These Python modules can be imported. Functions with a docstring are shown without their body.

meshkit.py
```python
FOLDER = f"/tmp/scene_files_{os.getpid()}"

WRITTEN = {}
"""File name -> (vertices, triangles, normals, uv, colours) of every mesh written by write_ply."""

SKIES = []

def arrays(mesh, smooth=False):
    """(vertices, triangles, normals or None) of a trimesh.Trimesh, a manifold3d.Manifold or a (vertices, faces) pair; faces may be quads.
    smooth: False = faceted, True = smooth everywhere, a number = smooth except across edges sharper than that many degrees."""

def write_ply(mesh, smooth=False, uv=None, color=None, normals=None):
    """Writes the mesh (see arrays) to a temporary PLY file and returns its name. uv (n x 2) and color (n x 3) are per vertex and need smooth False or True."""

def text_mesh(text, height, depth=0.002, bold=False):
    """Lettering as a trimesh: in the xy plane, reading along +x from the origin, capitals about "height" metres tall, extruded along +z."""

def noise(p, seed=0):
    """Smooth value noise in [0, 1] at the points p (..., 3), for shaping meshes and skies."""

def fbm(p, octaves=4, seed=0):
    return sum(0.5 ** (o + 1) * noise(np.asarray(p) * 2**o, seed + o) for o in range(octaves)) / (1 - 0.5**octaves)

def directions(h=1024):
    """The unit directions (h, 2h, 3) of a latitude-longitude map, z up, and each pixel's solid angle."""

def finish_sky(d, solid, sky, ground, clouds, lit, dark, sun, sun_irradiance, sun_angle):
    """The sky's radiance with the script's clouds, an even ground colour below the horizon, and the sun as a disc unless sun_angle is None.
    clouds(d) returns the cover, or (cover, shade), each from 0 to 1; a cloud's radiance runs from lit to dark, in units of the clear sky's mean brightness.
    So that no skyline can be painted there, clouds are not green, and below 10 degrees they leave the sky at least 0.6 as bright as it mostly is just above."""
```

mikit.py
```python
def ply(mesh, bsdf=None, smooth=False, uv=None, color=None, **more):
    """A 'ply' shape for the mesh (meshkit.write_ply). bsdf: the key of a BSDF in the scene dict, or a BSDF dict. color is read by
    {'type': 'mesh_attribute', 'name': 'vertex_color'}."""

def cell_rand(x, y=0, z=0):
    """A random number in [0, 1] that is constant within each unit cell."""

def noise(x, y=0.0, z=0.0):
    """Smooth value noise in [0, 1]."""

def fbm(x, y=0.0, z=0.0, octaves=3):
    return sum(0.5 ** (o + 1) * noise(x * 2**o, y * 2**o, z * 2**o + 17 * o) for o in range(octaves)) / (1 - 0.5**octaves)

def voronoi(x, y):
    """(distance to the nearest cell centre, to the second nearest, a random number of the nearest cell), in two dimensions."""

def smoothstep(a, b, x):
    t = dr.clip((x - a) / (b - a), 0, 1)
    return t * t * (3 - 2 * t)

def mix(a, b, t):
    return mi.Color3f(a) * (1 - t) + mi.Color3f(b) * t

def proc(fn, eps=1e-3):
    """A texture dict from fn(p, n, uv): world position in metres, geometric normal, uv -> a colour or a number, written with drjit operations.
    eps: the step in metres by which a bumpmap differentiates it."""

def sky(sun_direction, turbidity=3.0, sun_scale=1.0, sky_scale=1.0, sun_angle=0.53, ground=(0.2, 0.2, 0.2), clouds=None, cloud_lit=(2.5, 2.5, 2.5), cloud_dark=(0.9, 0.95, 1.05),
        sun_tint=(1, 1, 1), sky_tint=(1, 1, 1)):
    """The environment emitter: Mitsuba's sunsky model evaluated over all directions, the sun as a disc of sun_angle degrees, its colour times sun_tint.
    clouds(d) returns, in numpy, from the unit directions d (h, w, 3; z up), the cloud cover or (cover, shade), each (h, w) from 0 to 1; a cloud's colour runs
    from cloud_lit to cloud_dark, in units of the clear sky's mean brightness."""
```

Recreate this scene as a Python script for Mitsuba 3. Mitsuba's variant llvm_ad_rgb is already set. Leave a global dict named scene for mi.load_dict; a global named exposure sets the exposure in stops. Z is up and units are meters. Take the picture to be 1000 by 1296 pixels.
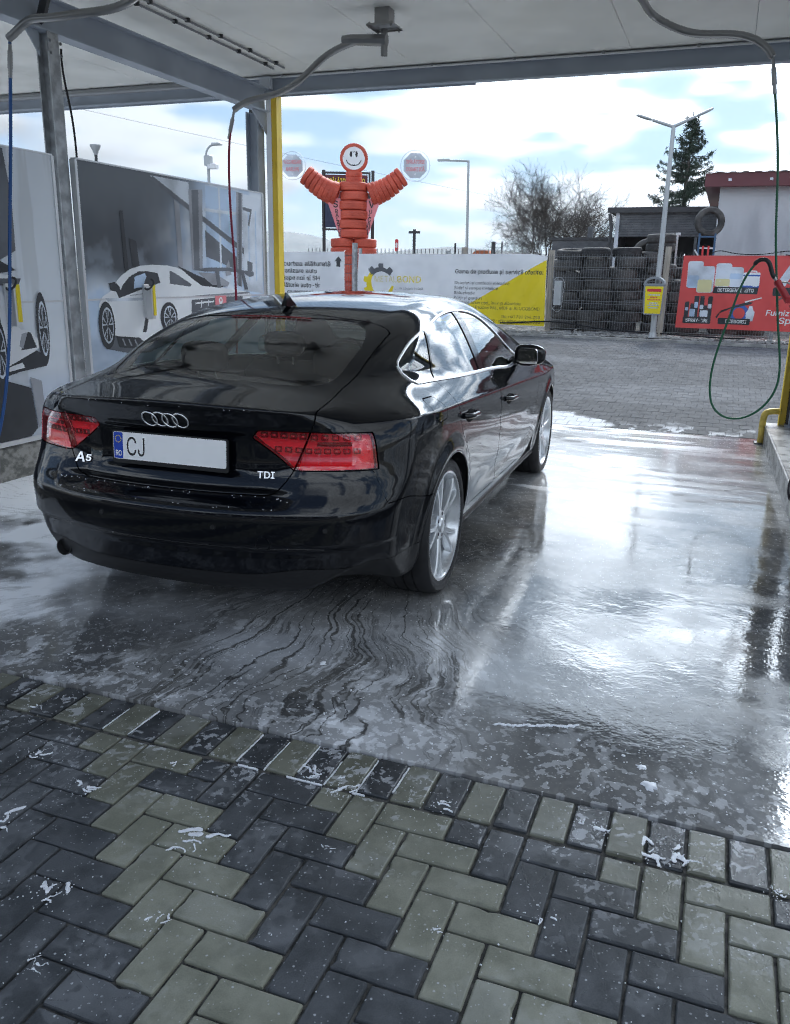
import math, random
import numpy as np
import trimesh
import shapely.geometry as sg
from shapely import affinity
from scipy.interpolate import CubicSpline, PchipInterpolator
import drjit as dr
import mitsuba as mi
import mikit, meshkit
from mikit import proc, noise, fbm, voronoi, cell_rand, smoothstep, mix

T = mi.ScalarTransform4f
scene, labels = {}, {}
exposure = 4.35

# ------------------------------------------------------------------ camera
CAM_R = np.array([[0.934, 0.358, 0.016], [0.112, -0.247, -0.963], [-0.340, 0.901, -0.270]])   # right, down, forward
_o, _f, _u = np.array([0, 0, 1.478]), CAM_R[2], -CAM_R[1]
scene['camera'] = {'type': 'perspective', 'fov': 50.18, 'fov_axis': 'x', 'near_clip': 0.05, 'far_clip': 20000.0,
                   'to_world': T().look_at(origin=_o.tolist(), target=(_o + _f).tolist(), up=_u.tolist())}

# ------------------------------------------------------------------ sky: thin bright cloud, the sun veiled ahead and to the right
SUN = (-0.01, 0.76, 0.65)
def clouds(d):
    from scipy.ndimage import zoom
    e = d[::2, ::2]
    h = np.maximum(e[..., 2], 0.03) + 0.10
    q = np.stack([e[..., 0] / h, e[..., 1] / h, 0 * h], -1)
    v = meshkit.fbm(q * 1.35 + 7.3, 5, 3) * 0.68 + meshkit.fbm(q * 3.8 + 2.1, 3, 11) * 0.32
    cover = np.clip((v - 0.44) / 0.11, 0, 1)
    cover = 0.08 + 0.92 * cover * cover * (3 - 2 * cover)
    grey = np.clip((meshkit.fbm(q * 2.0 + 31.0, 3, 5) - 0.45) / 0.3, 0, 1)
    glow = np.exp(-np.degrees(np.arccos(np.clip(e @ (np.array(SUN) / np.linalg.norm(SUN)), -1, 1))) / 6.4)      # thin cloud glows towards the veiled sun
    off = np.degrees(np.arccos(np.clip(e @ (np.array(SUN) / np.linalg.norm(SUN)), -1, 1)))
    shade = np.clip(1.0 - 1.25 * glow - 0.0020 * (1 - grey) - 0.009 * np.clip((off - 60) / 70, 0, 1), 0, 1)                      # clouds opposite the sun are lit full on
    up = lambda a: zoom(np.concatenate([a, a[:, :1]], 1), 2, order=1)[:d.shape[0], :d.shape[1]]
    return up(cover), up(shade)

scene['sky'] = mikit.sky(SUN, turbidity=3, sun_scale=0.04, sun_angle=14, clouds=clouds,
                         cloud_lit=(575.0, 642.0, 715.0), cloud_dark=(1.32, 1.42, 1.54), sky_scale=0.16, sky_tint=(0.80, 1.0, 1.18), ground=(0.16, 0.16, 0.16))

# ------------------------------------------------------------------ helpers
def numbered(key):
    if key not in scene and key not in labels:
        return key
    k = 1
    while f'{key}_{k:03d}' in scene or f'{key}_{k:03d}' in labels:
        k += 1
    return f'{key}_{k:03d}'

def thing(name, label, category, group=None):
    key = numbered(name)
    labels[key] = {'label': label, 'category': category}
    if group:
        labels[key]['group'] = group
    return key

def put(name, mesh, bsdf, parent=None, smooth=False, label=None, kind=None, color=None, normals=None, **more):
    key = numbered((parent + '__' if parent else '') + name)
    if normals is not None:
        path = meshkit.write_ply(mesh, False, None, color, normals=normals)
        scene[key] = {'type': 'ply', 'filename': path, 'face_normals': False, 'bsdf': {'type': 'ref', 'id': bsdf}, **more}
    else:
        scene[key] = mikit.ply(mesh, bsdf, smooth, color=color, **more)
    if label or kind:
        labels[key] = {}
        if label: labels[key]['label'] = label
        if kind: labels[key]['kind'] = kind
    return key

def struct(name, mesh, bsdf, label=None, smooth=False, **more):
    return put(name, mesh, bsdf, None, smooth, label, 'structure', **more)

def single(name, mesh, bsdf, label, category, group=None, smooth=False, **more):
    key = put(name, mesh, bsdf, None, smooth, **more)
    labels[key] = {'label': label, 'category': category}
    if group:
        labels[key]['group'] = group
    return key

def again(key, parent_from, parent_to, to_world):
    """the part KEY of one thing once more under another thing"""
    k = parent_to + key[len(parent_from):]
    scene[k] = {**scene[key], 'to_world': to_world}
    return k

def cat(ms):
    return trimesh.util.concatenate([m for m in ms if m is not None])

def box(x0, x1, y0, y1, z0, z1, rot=None):
    m = trimesh.creation.box(extents=(abs(x1 - x0), abs(y1 - y0), abs(z1 - z0)))
    if rot is not None:
        m.apply_transform(rot)
    m.apply_translation(((x0 + x1) / 2, (y0 + y1) / 2, (z0 + z1) / 2))
    return m

def cbox(x0, x1, y0, y1, z0, z1, c=0.006):
    """box with its upper edges chamfered"""
    v, f = [], []
    for z, i in ((z0, 0), (z1 - c, 0), (z1, c)):
        v += [(x0 + i, y0 + i, z), (x1 - i, y0 + i, z), (x1 - i, y1 - i, z), (x0 + i, y1 - i, z)]
    for k in (0, 4):
        for j in range(4):
            a, b = k + j, k + (j + 1) % 4
            f += [(a, b, b + 4), (a, b + 4, a + 4)]
    f += [(8, 9, 10), (8, 10, 11)]
    return trimesh.Trimesh(v, f, process=False)

def frame_at(p, d, up=(0, 0, 1)):
    d = np.asarray(d, float); d /= np.linalg.norm(d)
    a = np.cross(up, d)
    if np.linalg.norm(a) < 1e-6:
        a = np.cross((1, 0, 0), d)
    a /= np.linalg.norm(a)
    b = np.cross(d, a)
    m = np.eye(4); m[:3, 0], m[:3, 1], m[:3, 2], m[:3, 3] = a, b, d, p
    return m

def smooth_path(pts, n=24):
    pts = np.asarray(pts, float)
    t = np.r_[0, np.cumsum(np.linalg.norm(np.diff(pts, axis=0), axis=1))]
    if len(pts) < 3:
        return pts
    return CubicSpline(t, pts, axis=0)(np.linspace(0, t[-1], n)) if n else pts

def tube(pts, r, sides=10, closed=False, caps=True):
    p = np.asarray(pts, float)
    n = len(p)
    r = np.broadcast_to(r, (n,))
    t = (np.roll(p, -1, 0) - np.roll(p, 1, 0)) if closed else np.gradient(p, axis=0)
    t /= np.linalg.norm(t, axis=1, keepdims=True) + 1e-12
    a = np.zeros_like(p)
    ref = np.array([0, 0, 1.0]) if abs(t[0, 2]) < 0.9 else np.array([1.0, 0, 0])
    x = np.cross(t[0], ref); x /= np.linalg.norm(x)
    for i in range(n):
        x = x - t[i] * (x @ t[i]); x /= np.linalg.norm(x) + 1e-12
        a[i] = x
    b = np.cross(t, a)
    ang = np.arange(sides) * 2 * np.pi / sides
    v = p[:, None] + r[:, None, None] * (np.cos(ang)[None, :, None] * a[:, None] + np.sin(ang)[None, :, None] * b[:, None])
    v = v.reshape(-1, 3)
    i, j = np.meshgrid(np.arange(n if closed else n - 1), np.arange(sides), indexing='ij')
    i2, j2 = (i + 1) % n, (j + 1) % sides
    q = np.stack([i * sides + j, i * sides + j2, i2 * sides + j2, i2 * sides + j], -1).reshape(-1, 4)
    f = np.vstack([q[:, [0, 1, 2]], q[:, [0, 2, 3]]])
    if caps and not closed:
        v = np.vstack([v, p[0], p[-1]])
        k = np.arange(sides); e = (n - 1) * sides
        f = np.vstack([f, np.stack([k * 0 + n * sides, (k + 1) % sides, k], 1), np.stack([k * 0 + n * sides + 1, e + k, e + (k + 1) % sides], 1)])
    return trimesh.Trimesh(v, f, process=False)

def lathe(profile, n=48, axis='z'):
    """profile: (radius, height) pairs, open; turned about z"""
    pr = np.asarray(profile, float)
    ang = np.arange(n) * 2 * np.pi / n
    v = np.stack([pr[:, None, 0] * np.cos(ang), pr[:, None, 0] * np.sin(ang), np.broadcast_to(pr[:, None, 1], (len(pr), n))], -1).reshape(-1, 3)
    i, j = np.meshgrid(np.arange(len(pr) - 1), np.arange(n), indexing='ij')
    q = np.stack([i * n + j, i * n + (j + 1) % n, (i + 1) * n + (j + 1) % n, (i + 1) * n + j], -1).reshape(-1, 4)
    m = trimesh.Trimesh(v, np.vstack([q[:, [0, 1, 2]], q[:, [0, 2, 3]]]), process=False)
    if axis == 'y':
        m.apply_transform(trimesh.transformations.rotation_matrix(-np.pi / 2, (1, 0, 0)))   # z -> y
    if axis == 'x':
        m.apply_transform(trimesh.transformations.rotation_matrix(np.pi / 2, (0, 1, 0)))
    return m

def prism(poly, depth, m=None):
    """2D polygon (x, y) raised by DEPTH along +z, then moved by the 4x4 matrix m"""
    p = poly if hasattr(poly, 'geom_type') else sg.Polygon(poly)
    if not p.is_valid:
        p = p.buffer(0)
    g = cat([trimesh.creation.extrude_polygon(x, depth, engine='earcut') for x in getattr(p, 'geoms', [p]) if x.area > 0])
    if m is not None:
        g.apply_transform(m)
    return g

def axes(o, ex, ey):
    """4x4 matrix: local x -> ex, local y -> ey, local z -> ex x ey"""
    ex, ey = np.asarray(ex, float), np.asarray(ey, float)
    m = np.eye(4); m[:3, 0], m[:3, 1], m[:3, 2], m[:3, 3] = ex, ey, np.cross(ex, ey), o
    return m

def ngon(cx, cy, r, n=24, rx=1.0, a0=0.0):
    a = a0 + np.arange(n) * 2 * np.pi / n
    return np.c_[cx + r * rx * np.cos(a), cy + r * np.sin(a)]

def rrect(x0, y0, x1, y1, r):
    return sg.box(x0 + r, y0 + r, x1 - r, y1 - r).buffer(r, quad_segs=4)

def spoly(pts, n=160):
    p = np.asarray(pts, float); p = np.vstack([p, p[:1]])
    t = np.r_[0, np.cumsum(np.linalg.norm(np.diff(p, axis=0), axis=1))]
    return CubicSpline(t, p, bc_type='periodic')(np.linspace(0, t[-1], n, endpoint=False))

def rpoly(pts, r):
    """polygon with rounded corners"""
    g = sg.Polygon(pts).buffer(-r).buffer(r, quad_segs=6)
    return np.array(g.exterior.coords)[:-1]

def text(s, h, bold=False, width=None, depth=0.002):
    m = meshkit.text_mesh(s, h, depth, bold)
    if width:
        m.apply_scale((width / (m.bounds[1][0]), 1, 1))
    return m

def mat(name, **d):
    scene[name] = {'type': 'twosided', 'nested': d} if d.pop('two', True) else d

def rgb(*c):
    return {'type': 'rgb', 'value': list(map(float, c if len(c) == 3 else (c[0],) * 3))}

def plain(name, c, rough=0.6, spec=0.4, metallic=0.0, **k):
    scene[name] = {'type': 'twosided', 'nested': {'type': 'principled', 'base_color': c if isinstance(c, dict) else rgb(*c) if hasattr(c, '__len__') else rgb(c),
                                                  'roughness': rough, 'specular': spec, 'metallic': metallic, **k}}

def mottled(name, a, b, scale=6.0, rough=0.6, spec=0.4, metallic=0.0, stretch=(1, 1, 1), bump=0.0, bscale=40.0, fine=0.0, **k):
    """two tones mixed by noise, a little relief"""
    def col(p, n, uv):
        t = smoothstep(0.3, 0.7, fbm(p.x * scale * stretch[0], p.y * scale * stretch[1], p.z * scale * stretch[2], 4))
        if fine:
            t = dr.clip(t + fine * (noise(p.x * scale * 37, p.y * scale * 37, p.z * scale * 37) - 0.5), 0, 1)
        return mix(a, b, t)
    inner = {'type': 'principled', 'base_color': proc(col), 'roughness': rough, 'specular': spec, 'metallic': metallic, **k}
    if bump:
        inner = {'type': 'bumpmap', 'arbitrary': proc(lambda p, n, uv: fbm(p.x * bscale, p.y * bscale, p.z * bscale, 3), 2e-3), 'scale': bump, 'bsdf': inner}
    scene[name] = {'type': 'twosided', 'nested': inner}
# ------------------------------------------------------------------ materials
plain('car_paint', (0.0015, 0.0020, 0.0038), 0.04, 0.5)
plain('black_gloss', (0.004, 0.004, 0.005), 0.06, 0.5)
plain('black_plastic', (0.012, 0.012, 0.013), 0.45, 0.4)
plain('car_dark', (0.006, 0.006, 0.007), 0.8, 0.2)
plain('seat_cloth', (0.022, 0.022, 0.024), 0.85, 0.2)
plain('lining', (0.16, 0.16, 0.155), 0.9, 0.1)
scene['chrome'] = {'type': 'twosided', 'nested': {'type': 'roughconductor', 'material': 'Al', 'alpha': 0.16}}
scene['mirror'] = {'type': 'twosided', 'nested': {'type': 'roughconductor', 'material': 'Al', 'alpha': 0.02}}
scene['exhaust_metal'] = {'type': 'twosided', 'nested': {'type': 'roughconductor', 'material': 'Cr', 'alpha': 0.25, 'specular_reflectance': rgb(0.25, 0.25, 0.26)}}
plain('brake_metal', (0.35, 0.34, 0.33), 0.35, 0.5, 0.9)
plain('rim_silver', (0.62, 0.64, 0.66), 0.28, 0.5, 0.75, clearcoat=0.6, clearcoat_gloss=0.9)
plain('plate_white', (0.80, 0.80, 0.80), 0.35, 0.5)
plain('plate_blue', (0.012, 0.05, 0.36), 0.4, 0.5)
plain('plate_yellow', (0.75, 0.55, 0.03), 0.5, 0.4)
plain('white_print', (0.78, 0.78, 0.78), 0.5, 0.4)
plain('black_print', (0.02, 0.02, 0.022), 0.5, 0.4)
scene['side_glass'] = {'type': 'thindielectric', 'int_ior': 1.52, 'specular_transmittance': rgb(0.50, 0.55, 0.52)}
scene['rear_glass'] = {'type': 'thindielectric', 'int_ior': 1.52, 'specular_transmittance': rgb(0.24, 0.29, 0.27)}
scene['lens_red'] = {'type': 'thindielectric', 'int_ior': 1.5, 'specular_transmittance': rgb(0.98, 0.30, 0.36)}
scene['lens_dark_red'] = {'type': 'thindielectric', 'int_ior': 1.5, 'specular_transmittance': rgb(0.92, 0.16, 0.18)}
scene['lens_clear'] = {'type': 'thindielectric', 'int_ior': 1.5, 'specular_transmittance': rgb(0.90, 0.86, 0.86)}
plain('lamp_back', (0.95, 0.22, 0.27), 0.45, 0.5)
plain('lamp_cell', (0.16, 0.012, 0.02), 0.25, 0.5, 0.2)
plain('lamp_bulb', (0.92, 0.62, 0.62), 0.2, 0.5)
plain('lamp_red_solid', (0.20, 0.006, 0.010), 0.25, 0.5)
mottled('tyre_rubber', (0.010, 0.010, 0.011), (0.022, 0.022, 0.024), 9.0, 0.55, 0.35)

# the wet wash slab: dark wet concrete under a film of water, with soap foam drawn out in streaks towards the drain edge
def _flow(p):
    """streak coordinates: the water fans out from under the tail of the car towards the near edge"""
    dx, dy = p.x + 1.62, p.y - 4.6
    wob = 0.20 * (fbm(p.x * 2.1 + 3.0, p.y * 2.1, 0.0, 3) - 0.5)
    r = dr.sqrt(dx * dx + dy * dy) + 0.05
    th = dr.atan2(dx, -dy) + wob * dr.minimum(r, 1.5) * 0.55
    return r, th
def foam_mask(p):
    r, th = _flow(p)
    big = fbm(p.x * 0.9 + 5.0, p.y * 0.9, 1.0, 3)
    mid = fbm(p.x * 3.3, p.y * 3.3, 4.0, 4)
    jit = 0.022 * (fbm(p.x * 19.0, p.y * 19.0, 2.0, 3) - 0.5)
    gate = smoothstep(0.36, 0.60, fbm(p.x * 5.0 + 3.0, p.y * 5.0, 21.0, 3))
    n = fbm((th + jit) * 40.0, r * 0.6 + 0.40 * mid, 3.0, 3)
    vein = (1.0 - smoothstep(0.006, 0.040, dr.abs(n - 0.5)))            # dark threads where the film has parted
    n2 = fbm((th + jit) * 85.0, r * 1.3 + 0.5 * mid, 7.0, 3)
    vein2 = (1.0 - smoothstep(0.01, 0.07, dr.abs(n2 - 0.49))) * gate
    pool = fbm((th + 2 * jit) * 4.0, r * 1.6, 11.0, 4)
    fleck = smoothstep(0.54, 0.66, fbm((th + jit) * 42.0, r * 11.0, 13.0, 4)) * smoothstep(0.38, 0.62, fbm(p.x * 2.6, p.y * 2.6, 17.0, 3))
    near = smoothstep(3.75, 2.75, p.y + 0.5 * (mid - 0.5))
    core = smoothstep(4.6, 3.3, p.y)
    left = smoothstep(-2.62, -3.1, p.x + 0.7 * (mid - 0.5)) * smoothstep(5.9, 5.1, p.y)
    right = smoothstep(-1.0, -0.4, p.x)
    edge = smoothstep(2.8, 2.3, p.y + 0.3 * (mid - 0.5))
    fan = smoothstep(-2.15, -1.75, p.x) * (1 - right * 0.9) * core
    film = (near * (0.07 + 0.27 * smoothstep(0.38, 0.64, pool * 0.6 + big * 0.4)) + 0.10 * fan) * (1 - 0.72 * right * smoothstep(2.35, 2.8, p.y))
    film = film + near * fleck * (0.24 + 0.10 * edge) * (1 - 0.5 * right)
    film = film * (1 - 0.92 * vein * (0.12 + 0.88 * fan)) * (1 - 0.6 * vein2 * (0.25 + 0.75 * fan))
    film = film + 0.95 * left * smoothstep(0.30, 0.46, mid * 0.5 + big * 0.5) * (1 - 0.35 * vein2)
    # the far half: thin white suds drawn into long lines across the bay
    far = smoothstep(4.6, 6.4, p.y + 0.8 * (big - 0.5))
    ls = fbm(p.x * 1.7 + 1.5 * (mid - 0.5), p.y * 8.5, 5.0, 4)
    film = film + far * (0.22 + 0.55 * smoothstep(0.44, 0.60, ls) * smoothstep(0.25, 0.5, big)) * (1 - 0.8 * smoothstep(-0.45, 0.25, p.x + 0.5 * (big - 0.5)))
    d, _, c = voronoi(p.x * 46, p.y * 46)
    dots = smoothstep(0.15, 0.08, d) * smoothstep(0.82, 0.88, c) * 0.7
    lace = smoothstep(0.58, 0.66, fbm(p.x * 40, p.y * 40, 6.0, 3)) * (0.06 + 0.16 * edge)
    return dr.clip(film + lace + dots, 0, 0.92)
def wet_colour(p, n, uv):
    t = fbm(p.x * 5, p.y * 5, 0.0, 4)
    g = fbm(p.x * 60, p.y * 60, 0.0, 2)
    base = mix((0.042, 0.043, 0.044), (0.098, 0.096, 0.090), smoothstep(0.3, 0.7, t * 0.75 + g * 0.25))
    d, _, c = voronoi(p.x * 75, p.y * 75)
    return mix(base, (0.20, 0.19, 0.17), smoothstep(0.24, 0.14, d) * smoothstep(0.55, 0.8, c) * 0.5)
def slab_relief(p, n, uv):
    r, th = _flow(p)
    a = fbm(p.x * 5, p.y * 9, 0.0, 3) * (0.45 + 0.9 * smoothstep(0.45, 0.7, fbm(p.x * 0.8, p.y * 1.1, 9.0, 2)))
    b = noise(p.x * 42, p.y * 62, 1.0) * 0.10 + noise(p.x * 130, p.y * 160, 5.0) * 0.08
    c = fbm(th * 22.0, r * 3.0, 3.0, 3) * 0.5 * smoothstep(5.2, 3.6, p.y)
    return a + b + c
_wet = {'type': 'principled', 'base_color': proc(wet_colour), 'roughness': proc(lambda p, n, uv: 0.06 + 0.12 * smoothstep(0.40, 0.75, fbm(p.x * 3, p.y * 5, 2.0, 3))), 'specular': 0.55}
_suds = {'type': 'principled', 'base_color': rgb(0.86, 0.88, 0.91), 'roughness': 0.18, 'specular': 0.5}
scene['wet_slab'] = {'type': 'twosided', 'nested': {'type': 'bumpmap', 'arbitrary': proc(slab_relief, 2e-3), 'scale': 0.0016, 'bsdf': {
    'type': 'blendbsdf', 'weight': proc(lambda p, n, uv: foam_mask(p)), 'a': _wet, 'b': _suds}}}

# concrete pavers of the apron: charcoal and olive grey, damp near the slab, with specks and splashes of dried foam
def splash(p):
    near = smoothstep(1.5, 2.15, p.y)
    d, _, c = voronoi(p.x * 95, p.y * 95)
    specks = smoothstep(0.22, 0.10, d) * smoothstep(0.86, 0.92, c) * (0.35 + 0.4 * near)
    d2, _, c2 = voronoi(p.x * 40 + 9, p.y * 40)
    specks = dr.maximum(specks, smoothstep(0.16, 0.06, d2) * smoothstep(0.90, 0.95, c2) * 0.55)
    w = fbm(p.x * 30, p.y * 30, 3.0, 2) - 0.5
    film = smoothstep(0.50, 0.75, fbm(p.x * 7 + w, p.y * 7 + w, 5.0, 4)) * 0.10                        # dried, faint
    lace = smoothstep(0.57, 0.66, fbm(p.x * 60 + 2 * w, p.y * 60 + 2 * w, 6.0, 3)) * smoothstep(0.50, 0.62, fbm(p.x * 9, p.y * 9, 8.0, 3)) * near * 0.45
    return dr.clip(specks + film + lace, 0, 0.85)
def paver_mat(name, a, b):
    def col(p, n, uv):
        t = fbm(p.x * 16, p.y * 16, p.z * 9, 3)
        g = noise(p.x * 420, p.y * 420, p.z * 300)
        c = mix(a, b, dr.clip(smoothstep(0.25, 0.75, t) * 0.7 + 0.45 * (g - 0.3), 0, 1))
        damp = smoothstep(1.45, 2.2, p.y + 0.5 * (fbm(p.x * 2.6, p.y * 2.6, 0.0, 3) - 0.5))
        c = c * (1 - 0.38 * damp)
        return mix(c, (0.62, 0.64, 0.67), splash(p) * smoothstep(0.5, 0.9, n.z))
    def rough(p, n, uv):
        damp = smoothstep(1.35, 2.2, p.y + 0.5 * (fbm(p.x * 2.6, p.y * 2.6, 0.0, 3) - 0.5))
        return 0.78 - 0.50 * damp
    scene[name] = {'type': 'twosided', 'nested': {'type': 'bumpmap', 'arbitrary': proc(lambda p, n, uv: noise(p.x * 260, p.y * 260, p.z * 260) + 0.8 * fbm(p.x * 60, p.y * 60, p.z * 60, 2), 1e-3), 'scale': 0.0011,
                   'bsdf': {'type': 'principled', 'base_color': proc(col), 'roughness': proc(rough), 'specular': 0.45}}}
paver_mat('paver_charcoal', (0.042, 0.047, 0.052), (0.088, 0.094, 0.102))
paver_mat('paver_olive', (0.168, 0.172, 0.132), (0.265, 0.267, 0.214))
mottled('joint_sand', (0.03, 0.03, 0.028), (0.11, 0.105, 0.095), 60, 0.8, 0.3, fine=0.5)
def drive_suds(p):
    q = fbm(p.x * 5, p.y * 5, 0.0, 3) - 0.5
    a = smoothstep(0.52, 0.36, dr.sqrt(dr.square((p.x + 1.72) * 0.75) + dr.square((p.y - 9.05) * 0.9)) + 0.35 * q)
    b = smoothstep(9.35, 8.9, p.y + 0.7 * q) * smoothstep(0.50, 0.62, fbm(p.x * 9, p.y * 5, 2.0, 3)) * smoothstep(1.0, 0.0, p.x)
    return dr.clip(a + 0.7 * b, 0, 0.9)
for k, (a, b) in enumerate((((0.088, 0.092, 0.099), (0.118, 0.122, 0.130)), ((0.095, 0.099, 0.106), (0.125, 0.129, 0.136)), ((0.083, 0.087, 0.094), (0.112, 0.116, 0.123)))):
    def _dcol(p, n, uv, a=a, b=b):
        c = mix(a, b, dr.clip(smoothstep(0.3, 0.7, fbm(p.x * 9, p.y * 9, p.z * 9, 3)) + 0.35 * (noise(p.x * 300, p.y * 300, p.z * 200) - 0.5), 0, 1))
        worn = smoothstep(0.45, 0.65, fbm(p.x * 0.35, p.y * 1.3, 4.0, 3))
        return mix(c * (0.82 + 0.30 * worn), (0.60, 0.62, 0.65), drive_suds(p))
    scene[f'drive_paver_{k}'] = {'type': 'twosided', 'nested': {'type': 'principled', 'base_color': proc(_dcol), 'roughness': 0.85, 'specular': 0.15}}
mottled('drive_joint', (0.055, 0.057, 0.06), (0.085, 0.087, 0.09), 30, 0.85, 0.3)
mottled('kerb_concrete', (0.24, 0.24, 0.235), (0.38, 0.375, 0.36), 7, 0.8, 0.3, bump=0.002, fine=0.4)
mottled('wall_kerb', (0.12, 0.12, 0.11), (0.33, 0.32, 0.30), 22, 0.75, 0.35, bump=0.006, bscale=45, fine=0.5)
mottled('island_concrete', (0.10, 0.10, 0.10), (0.26, 0.26, 0.255), 11, 0.35, 0.45, bump=0.003, bscale=30, fine=0.4)
mottled('gravel_soil', (0.07, 0.068, 0.065), (0.17, 0.165, 0.155), 5, 0.9, 0.2, bump=0.01, bscale=16, fine=0.6)
mottled('yard_soil', (0.12, 0.115, 0.10), (0.20, 0.19, 0.16), 0.6, 0.9, 0.2)
# metal and cladding
mottled('galvanised', (0.27, 0.28, 0.29), (0.44, 0.455, 0.47), 16, 0.42, 0.5, 0.55, fine=0.3)
mottled('grey_beam', (0.30, 0.335, 0.39), (0.36, 0.40, 0.455), 2.5, 0.45, 0.45)
plain('aluminium', (0.62, 0.63, 0.64), 0.35, 0.5, 0.6)
plain('dark_steel', (0.05, 0.052, 0.055), 0.5, 0.4, 0.3)
mottled('ceiling_sheet', (0.74, 0.73, 0.68), (0.84, 0.83, 0.78), 1.6, 0.42, 0.45)
mottled('yellow_cladding', (0.76, 0.53, 0.04), (0.82, 0.60, 0.06), 3.0, 0.38, 0.45)
mottled('yellow_paint', (0.50, 0.36, 0.06), (0.66, 0.50, 0.11), 30, 0.45, 0.45)
plain('pipe_grey', (0.26, 0.27, 0.28), 0.35, 0.5, 0.5)
plain('boom_steel', (0.30, 0.30, 0.30), 0.28, 0.5, 0.75)
plain('hose_blue', (0.012, 0.075, 0.26), 0.4, 0.45)
plain('hose_red', (0.22, 0.010, 0.035), 0.4, 0.45)
plain('hose_green', (0.010, 0.085, 0.040), 0.4, 0.45)
plain('hose_black', (0.012, 0.012, 0.014), 0.45, 0.4)
plain('gun_red', (0.33, 0.015, 0.022), 0.4, 0.45)
plain('signal_red', (0.60, 0.045, 0.05), 0.5, 0.4)
mottled('print_white', (0.72, 0.73, 0.755), (0.81, 0.82, 0.835), 2.6, 0.5, 0.4, fine=0.2)
plain('print_yellow', (0.78, 0.62, 0.02), 0.5, 0.4)
plain('print_red', (0.66, 0.085, 0.080), 0.5, 0.4)
mottled('print_dark', (0.027, 0.03, 0.035), (0.042, 0.046, 0.054), 3.2, 0.45, 0.4, fine=0.25)
mottled('print_grey', (0.234, 0.242, 0.265), (0.36, 0.372, 0.408), 3.2, 0.45, 0.4, fine=0.25)
mottled('print_mid', (0.101, 0.109, 0.125), (0.156, 0.168, 0.192), 3.2, 0.45, 0.4, fine=0.25)
mottled('print_pale', (0.452, 0.484, 0.53), (0.696, 0.744, 0.816), 3.2, 0.45, 0.4, fine=0.25)
plain('print_blue', (0.06, 0.13, 0.42), 0.5, 0.4)
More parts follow.
